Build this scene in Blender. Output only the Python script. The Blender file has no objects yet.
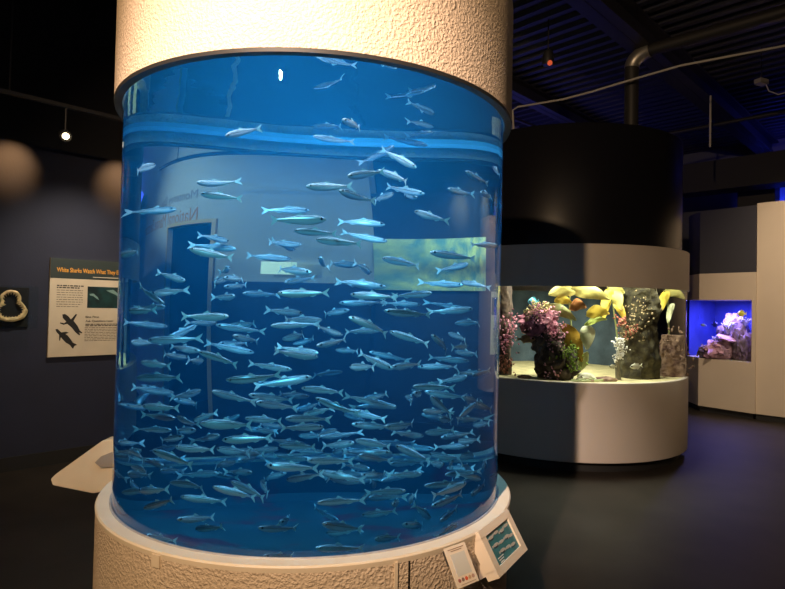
import bpy, bmesh, math, random
from mathutils import Vector, Matrix, noise
PI = math.pi
random.seed(11)
S = bpy.context.scene
COL = S.collection
# ------------------------------------------------------------------ helpers
def new_mat(name):
    m = bpy.data.materials.new(name); m.use_nodes = True
    nt = m.node_tree; nt.nodes.clear()
    return m, nt.nodes, nt.links
def mat(name, col, rough=.6, metal=0., spec=.5, noise_amt=0., nscale=8., bump=0., bscale=40., col2=None, emis=None, es=0., detail=4.):
    m, N, L = new_mat(name)
    out = N.new('ShaderNodeOutputMaterial'); b = N.new('ShaderNodeBsdfPrincipled')
    L.new(b.outputs[0], out.inputs[0])
    b.inputs['Base Color'].default_value = (*col, 1)
    b.inputs['Roughness'].default_value = rough; b.inputs['Metallic'].default_value = metal
    b.inputs['Specular IOR Level'].default_value = spec
    tc = N.new('ShaderNodeTexCoord')
    if noise_amt or col2:
        n = N.new('ShaderNodeTexNoise'); n.inputs['Scale'].default_value = nscale; n.inputs['Detail'].default_value = detail
        L.new(tc.outputs['Object'], n.inputs['Vector'])
        r = N.new('ShaderNodeValToRGB'); L.new(n.outputs['Fac'], r.inputs['Fac'])
        c2 = col2 or tuple(c * (1 - noise_amt) for c in col)
        r.color_ramp.elements[0].position = .35; r.color_ramp.elements[1].position = .65
        r.color_ramp.elements[0].color = (*c2, 1); r.color_ramp.elements[1].color = (*col, 1)
        L.new(r.outputs[0], b.inputs['Base Color'])
    if bump:
        n2 = N.new('ShaderNodeTexNoise'); n2.inputs['Scale'].default_value = bscale; n2.inputs['Detail'].default_value = 3
        L.new(tc.outputs['Object'], n2.inputs['Vector'])
        bp = N.new('ShaderNodeBump'); bp.inputs['Strength'].default_value = bump; bp.inputs['Distance'].default_value = .01
        L.new(n2.outputs['Fac'], bp.inputs['Height']); L.new(bp.outputs[0], b.inputs['Normal'])
    if emis:
        b.inputs['Emission Color'].default_value = (*emis, 1); b.inputs['Emission Strength'].default_value = es
    return m
def obj(name, bm, m, parent=None, smooth=True, loc=None):
    me = bpy.data.meshes.new(name); bm.to_mesh(me); bm.free()
    for ma in (m if isinstance(m, (list, tuple)) else [m]): me.materials.append(ma)
    if smooth:
        me.shade_smooth(); me.set_sharp_from_angle(angle=math.radians(38))
    o = bpy.data.objects.new(name, me); COL.objects.link(o)
    if parent: o.parent = parent
    if loc: o.location = loc
    return o
def tag(o, label, cat, group=None):
    o['label'] = label; o['category'] = cat
    if group: o['group'] = group
    return o
def thing(name, label, cat, loc=(0, 0, 0), rz=0, group=None):
    o = bpy.data.objects.new(name, None); COL.objects.link(o); o.empty_display_size = .1
    o.location = loc; o.rotation_euler = (0, 0, rz)
    return tag(o, label, cat, group)
def struct(o): o['kind'] = 'structure'; return o
def box(bm, c, s, rz=0., M=None):
    T = Matrix.Translation(c) @ Matrix.Rotation(rz, 4, 'Z') @ Matrix.Diagonal((*s, 1))
    bmesh.ops.create_cube(bm, size=1, matrix=(M @ T) if M else T)
def bx(c, s, rz=0., bev=0., M=None):
    bm = bmesh.new(); box(bm, c, s, rz, M)
    if bev: bmesh.ops.bevel(bm, geom=list(bm.edges), offset=bev, segments=2, affect='EDGES', profile=.6)
    return bm
def lathe(prof, seg=128, closed=False, cx=0, cy=0, a0=0., a1=2 * PI, rf=None):
    """prof: list of (r,z); spun about z."""
    bm = bmesh.new(); full = abs(a1 - a0 - 2 * PI) < 1e-6; n = seg if full else seg + 1; rings = []
    for i in range(n):
        a = a0 + (a1 - a0) * i / seg
        rings.append([bm.verts.new((cx + (r if not rf else rf(r, z, a)) * math.sin(a), cy - (r if not rf else rf(r, z, a)) * math.cos(a), z)) for r, z in prof])
    m = len(prof)
    for i in range(seg):
        A, B = rings[i], rings[(i + 1) % n]
        for j in range(m if closed else m - 1):
            k = (j + 1) % m
            if prof[j][0] < 1e-6 and prof[k][0] < 1e-6: continue
            bm.faces.new((A[j], B[j], B[k], A[k]))
    bmesh.ops.remove_doubles(bm, verts=bm.verts, dist=1e-5)
    bmesh.ops.recalc_face_normals(bm, faces=bm.faces)
    return bm
def tube(bm, pts, r, seg=8, r1=None):
    pts = [Vector(p) for p in pts]; rings = []; n = len(pts)
    for i, p in enumerate(pts):
        d = (pts[min(i + 1, n - 1)] - pts[max(i - 1, 0)]).normalized()
        u = d.orthogonal().normalized() if i == 0 else (u - d * u.dot(d)).normalized()
        v = d.cross(u); rr = r if r1 is None else r + (r1 - r) * i / (n - 1)
        rings.append([bm.verts.new(p + (u * math.cos(2 * PI * k / seg) + v * math.sin(2 * PI * k / seg)) * rr) for k in range(seg)])
    for A, B in zip(rings, rings[1:]):
        for k in range(seg): bm.faces.new((A[k], A[(k + 1) % seg], B[(k + 1) % seg], B[k]))
    bm.faces.new(rings[0][::-1]); bm.faces.new(rings[-1])
    return bm
def prism(poly, y0, y1, M=None):
    """poly (x,z) extruded along y"""
    bm = bmesh.new(); A = [bm.verts.new((x, y0, z)) for x, z in poly]; B = [bm.verts.new((x, y1, z)) for x, z in poly]
    bm.faces.new(A); bm.faces.new(B[::-1]); n = len(poly)
    for i in range(n): bm.faces.new((A[i], B[i], B[(i + 1) % n], A[(i + 1) % n]))
    bmesh.ops.recalc_face_normals(bm, faces=bm.faces)
    if M: bmesh.ops.transform(bm, matrix=M, verts=bm.verts)
    return bm
def rock(c, s, seed, sub=4, amp=.35, freq=2.2, M=None):
    bm = bmesh.new(); bmesh.ops.create_icosphere(bm, subdivisions=sub, radius=1)
    for v in bm.verts:
        p = v.co.copy(); q = p * freq + Vector((seed * 3.1, seed * 1.7, seed))
        d = noise.noise(q) * amp + noise.noise(q * 2.7) * amp * .5 + noise.noise(q * 6.1) * amp * .22
        v.co = p * (1 + d)
        v.co = Vector((v.co.x * s[0], v.co.y * s[1], v.co.z * s[2]))
    bmesh.ops.translate(bm, vec=c, verts=bm.verts)
    return bm
def text_mesh(body, size, mx=1., bold=0., align='LEFT', ext=.002):
    cu = bpy.data.curves.new('txt', 'FONT'); cu.body = body; cu.size = size; cu.align_x = align; cu.extrude = ext; cu.offset = bold
    o = bpy.data.objects.new('txt', cu); COL.objects.link(o)
    dg = bpy.context.evaluated_depsgraph_get(); me = bpy.data.meshes.new_from_object(o.evaluated_get(dg))
    bpy.data.objects.remove(o); bpy.data.curves.remove(cu)
    bm = bmesh.new(); bm.from_mesh(me); bpy.data.meshes.remove(me)
    bmesh.ops.scale(bm, vec=(mx, 1, 1), verts=bm.verts)
    return bm
def basis(o, ex, ey, ez):
    ex, ey, ez = Vector(ex), Vector(ey), Vector(ez)
    return Matrix(((ex.x, ey.x, ez.x, o[0]), (ex.y, ey.y, ez.y, o[1]), (ex.z, ey.z, ez.z, o[2]), (0, 0, 0, 1)))
def xf(bm, M): bmesh.ops.transform(bm, matrix=M, verts=bm.verts); return bm
def light(kind, name, loc, power, col, target=None, size=.1, spot=None, blend=.3, sizey=None, shape=None):
    d = bpy.data.lights.new(name, kind); d.energy = power; d.color = col
    if kind == 'AREA':
        d.size = size
        if shape: d.shape = shape
        if sizey: d.shape = 'RECTANGLE'; d.size_y = sizey
    else: d.shadow_soft_size = size
    if spot: d.spot_size = math.radians(spot); d.spot_blend = blend
    o = bpy.data.objects.new(name, d); COL.objects.link(o); o.location = loc
    if target is not None:
        o.rotation_euler = (Vector(target) - Vector(loc)).to_track_quat('-Z', 'Y').to_euler()
    return o
VA_COL, VA_D = (.13, .72, .95, 1), .95
VS_COL, VS_D = (.02, .40, 1.0, 1), .125
LAMPS = ((0, -.62, 42), (-.42, -.35, 28), (.42, -.35, 28), (0, .45, 14)); LAMPC = (.80, .92, 1.0)
MNEE = True
KEY_P, KEY_T, KEY_E = (-1.33, -1.7, 3.8), (.2, 3.2, 1.7), 790
HD_E, KT_E = 35, 1600
RW_E, DW_E, MU_E, BL_E, BW_E, HL_E = 760, 270, 330, 22, 60, 10
# ------------------------------------------------------------------ camera
PITCH, ROLL, FPX = .0207, .0211, 569.85
cp, sp, cr, sr = math.cos(PITCH), math.sin(PITCH), math.cos(ROLL), math.sin(ROLL)
Fw = Vector((0, cp, sp)); U0 = Vector((0, -sp, cp)); R0 = Vector((1, 0, 0))
Rt = R0 * cr + U0 * sr; Up = U0 * cr - R0 * sr
cd = bpy.data.cameras.new('camera'); cam = bpy.data.objects.new('camera', cd); COL.objects.link(cam)
cam.matrix_world = basis((0, 0, 1.6), Rt, Up, -Fw)
cd.sensor_fit = 'HORIZONTAL'; cd.sensor_width = 36; cd.lens = FPX / 785 * 36; cd.clip_start = .05
S.camera = cam
S.view_settings.view_transform = 'Standard'; S.view_settings.look = 'None'; S.view_settings.exposure = 0; S.view_settings.gamma = 1
S.view_settings.use_curve_mapping = False
S.cycles.caustics_reflective = False; S.cycles.caustics_refractive = False
S.cycles.max_bounces = 16; S.cycles.transmission_bounces = 14; S.cycles.transparent_max_bounces = 16
S.cycles.glossy_bounces = 6; S.cycles.diffuse_bounces = 3; S.cycles.use_denoising = True
S.cycles.sample_clamp_indirect = 4
w = bpy.data.worlds.new('world'); S.world = w; w.use_nodes = True
w.node_tree.nodes['Background'].inputs[0].default_value = (.80, .74, .80, 1)
w.node_tree.nodes['Background'].inputs[1].default_value = .011
# ------------------------------------------------------------------ materials
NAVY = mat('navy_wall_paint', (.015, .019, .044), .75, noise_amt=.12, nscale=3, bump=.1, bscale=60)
UNLIT = mat('unlit_wall_black', (.008, .008, .011), .8)
WHITEWALL = mat('pale_wall_paint', (.50, .48, .46), .8, noise_amt=.05, nscale=4)
CREAM = mat('cream_wall_paint', (.62, .53, .42), .65, noise_amt=.05, nscale=2)
FLOOR = mat('charcoal_floor', (.026, .021, .017), .58, spec=.22, noise_amt=.3, nscale=2.5, bump=.06, bscale=70)
BASEB = mat('black_rubber', (.010, .010, .010), .7)
STUCCO = None
DECK = mat('painted_steel_deck', (.030, .032, .055), .6, noise_amt=.2, nscale=1.5)
STEEL = mat('dark_painted_steel', (.016, .016, .02), .55)
GALV = mat('galvanised_steel', (.42, .40, .36), .4, metal=.8)
WCABLE = mat('pale_cable', (.45, .43, .4), .6)
def stucco(name, col, col2):
    m, N, L = new_mat(name)
    out = N.new('ShaderNodeOutputMaterial'); b = N.new('ShaderNodeBsdfPrincipled'); L.new(b.outputs[0], out.inputs[0])
    b.inputs['Roughness'].default_value = .62
    tc = N.new('ShaderNodeTexCoord')
    n = N.new('ShaderNodeTexNoise'); n.inputs['Scale'].default_value = 3; n.inputs['Detail'].default_value = 5; L.new(tc.outputs['Object'], n.inputs['Vector'])
    r = N.new('ShaderNodeValToRGB'); L.new(n.outputs['Fac'], r.inputs['Fac'])
    r.color_ramp.elements[0].position = .3; r.color_ramp.elements[1].position = .7
    r.color_ramp.elements[0].color = (*col2, 1); r.color_ramp.elements[1].color = (*col, 1); L.new(r.outputs[0], b.inputs['Base Color'])
    v = N.new('ShaderNodeTexNoise'); v.inputs['Scale'].default_value = 95; v.inputs['Detail'].default_value = 3
    L.new(tc.outputs['Object'], v.inputs['Vector'])
    rr = N.new('ShaderNodeValToRGB'); rr.color_ramp.elements[0].position = .40; rr.color_ramp.elements[1].position = .72; L.new(v.outputs['Fac'], rr.inputs['Fac'])
    bp = N.new('ShaderNodeBump'); bp.inputs['Strength'].default_value = .55; bp.inputs['Distance'].default_value = .011
    L.new(rr.outputs[0], bp.inputs['Height']); L.new(bp.outputs[0], b.inputs['Normal'])
    return m
STUCCO = stucco('cream_stucco', (.66, .525, .385), (.60, .47, .335))
# ------------------------------------------------------------------ room shell
# the room stands turned by 45 degrees: wa runs along the left wall, wn points from it into the room
W0 = Vector((-3.235, 5.59, 0)); wa = Vector((.7071, .7071, 0)); wn = Vector((.7071, -.7071, 0))
def wall_pt(s, z, off=0.): p = W0 + wa * s + wn * off; return Vector((p.x, p.y, z))
def wall_M(s, z, off): return basis(wall_pt(s, z, off), wa, (0, 0, 1), wn)   # local x along wall, y up, z out
def slab(name, s0, s1, z0, z1, m, th=.15, off=0.):
    c = wall_pt((s0 + s1) / 2, (z0 + z1) / 2, off - th / 2)
    return struct(obj(name, bx(c, (s1 - s0, th, z1 - z0), PI / 4), m, smooth=False))
bm = bmesh.new(); box(bm, (2, 5, -.05), (30, 30, .1), PI / 4); struct(obj('floor', bm, FLOOR, smooth=False))
slab('wall_left', -6, 3.02, 0, 3.06, NAVY)
slab('wall_left_upper', -6, 3.02, 3.06, 5.3, UNLIT, off=-.03)  # black stands in for wall above the reach of the spot cones
bm = bmesh.new()
def wpiece(s0, s1, z0, z1, th=.15, off=0.): box(bm, wall_pt((s0 + s1) / 2, (z0 + z1) / 2, off - th / 2), (s1 - s0, th, z1 - z0), PI / 4)
wpiece(3.02, 3.58, 0, 5.3); wpiece(4.66, 12, 0, 5.3); wpiece(3.58, 4.66, 2.65, 5.3)
struct(obj('wall_back', bm, WHITEWALL, smooth=False))
# dark room beyond the doorway
bm = bmesh.new(); box(bm, wall_pt(4.1, 1.5, -1.6), (4, .1, 3), PI / 4); box(bm, wall_pt(3.2, 1.5, -.9), (.1, 1.4, 3), PI / 4); box(bm, wall_pt(5.1, 1.5, -.9), (.1, 1.4, 3), PI / 4)
struct(obj('wall_beyond_doorway', bm, NAVY, smooth=False))
bm = bmesh.new()
for s0, s1, z0, z1 in ((3.53, 3.58, 0, 2.70), (4.66, 4.71, 0, 2.70), (3.58, 4.66, 2.65, 2.70)):
    box(bm, wall_pt((s0 + s1) / 2, (z0 + z1) / 2, .01), (s1 - s0, .02, z1 - z0), PI / 4)
struct(obj('trim_1', bm, mat('tan_door_trim', (.60, .42, .22), .6), smooth=False))
slab('wall_lower_shade', 3.02, 3.53, 0, 1.88, NAVY, th=.02, off=.02)  # navy slab painted in for the shade low on the pale wall
slab('baseboard_left', -6, 3.02, 0, .13, BASEB, th=.02, off=.02)
# ceiling: corrugated steel deck with its ridges running away from the left wall
bm = bmesh.new(); prof = []; s = -8.
while s < 18: prof += [(s, 0), (s + .08, 0), (s + .11, .05), (s + .19, .05)]; s += .22
A = [bm.verts.new(W0 + wa * s + wn * -1 + Vector((0, 0, 5.2 + z))) for s, z in prof]
B = [bm.verts.new(W0 + wa * s + wn * 16 + Vector((0, 0, 5.2 + z))) for s, z in prof]
for i in range(len(prof) - 1): bm.faces.new((A[i], A[i + 1], B[i + 1], B[i]))
struct(obj('ceiling', bm, DECK, smooth=False))
# beams (running parallel to the left wall)
def beam(p, l0, l1, wd, h, i):
    c = Vector(p) + wa * ((l0 + l1) / 2)
    bm = bmesh.new(); box(bm, c + Vector((0, 0, h / 2 - .02)), (l1 - l0, wd, .03), PI / 4); box(bm, c, (l1 - l0, .03, h), PI / 4); box(bm, c - Vector((0, 0, h / 2 - .02)), (l1 - l0, wd, .03), PI / 4)
    struct(obj('ceiling_beam', bm, STEEL, smooth=False))
beam((4.13, 8.1, 5.0), -9, 7, .28, .34, 0); beam((1.6, 8.6, 5.05), -9, 7, .2, .25, 1); beam((7.2, 5.2, 5.0), -9, 9, .28, .34, 2); beam((-1.2, 9.2, 5.0), -9, 5, .28, .34, 2)
# soffit and far wall on the right, running square to the left wall
def sq(c0, c1, z0, z1, th, name, m):
    c0, c1 = Vector(c0), Vector(c1); c = (c0 + c1) / 2; d = c1 - c0
    return struct(obj(name, bx((c.x, c.y, (z0 + z1) / 2), (d.length, th, z1 - z0), math.atan2(d.y, d.x)), m, smooth=False))
sq((4.5, 12.2, 0), (10.5, 6.2, 0), 3.87, 4.42, .5, 'ceiling_soffit', mat('soffit_black', (.014, .014, .017), .7))
sq((4.5, 15.2, 0), (13, 6.7, 0), 0, 5.3, .2, 'wall_far', mat('slate_blue_wall', (.10, .11, .16), .8))
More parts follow.
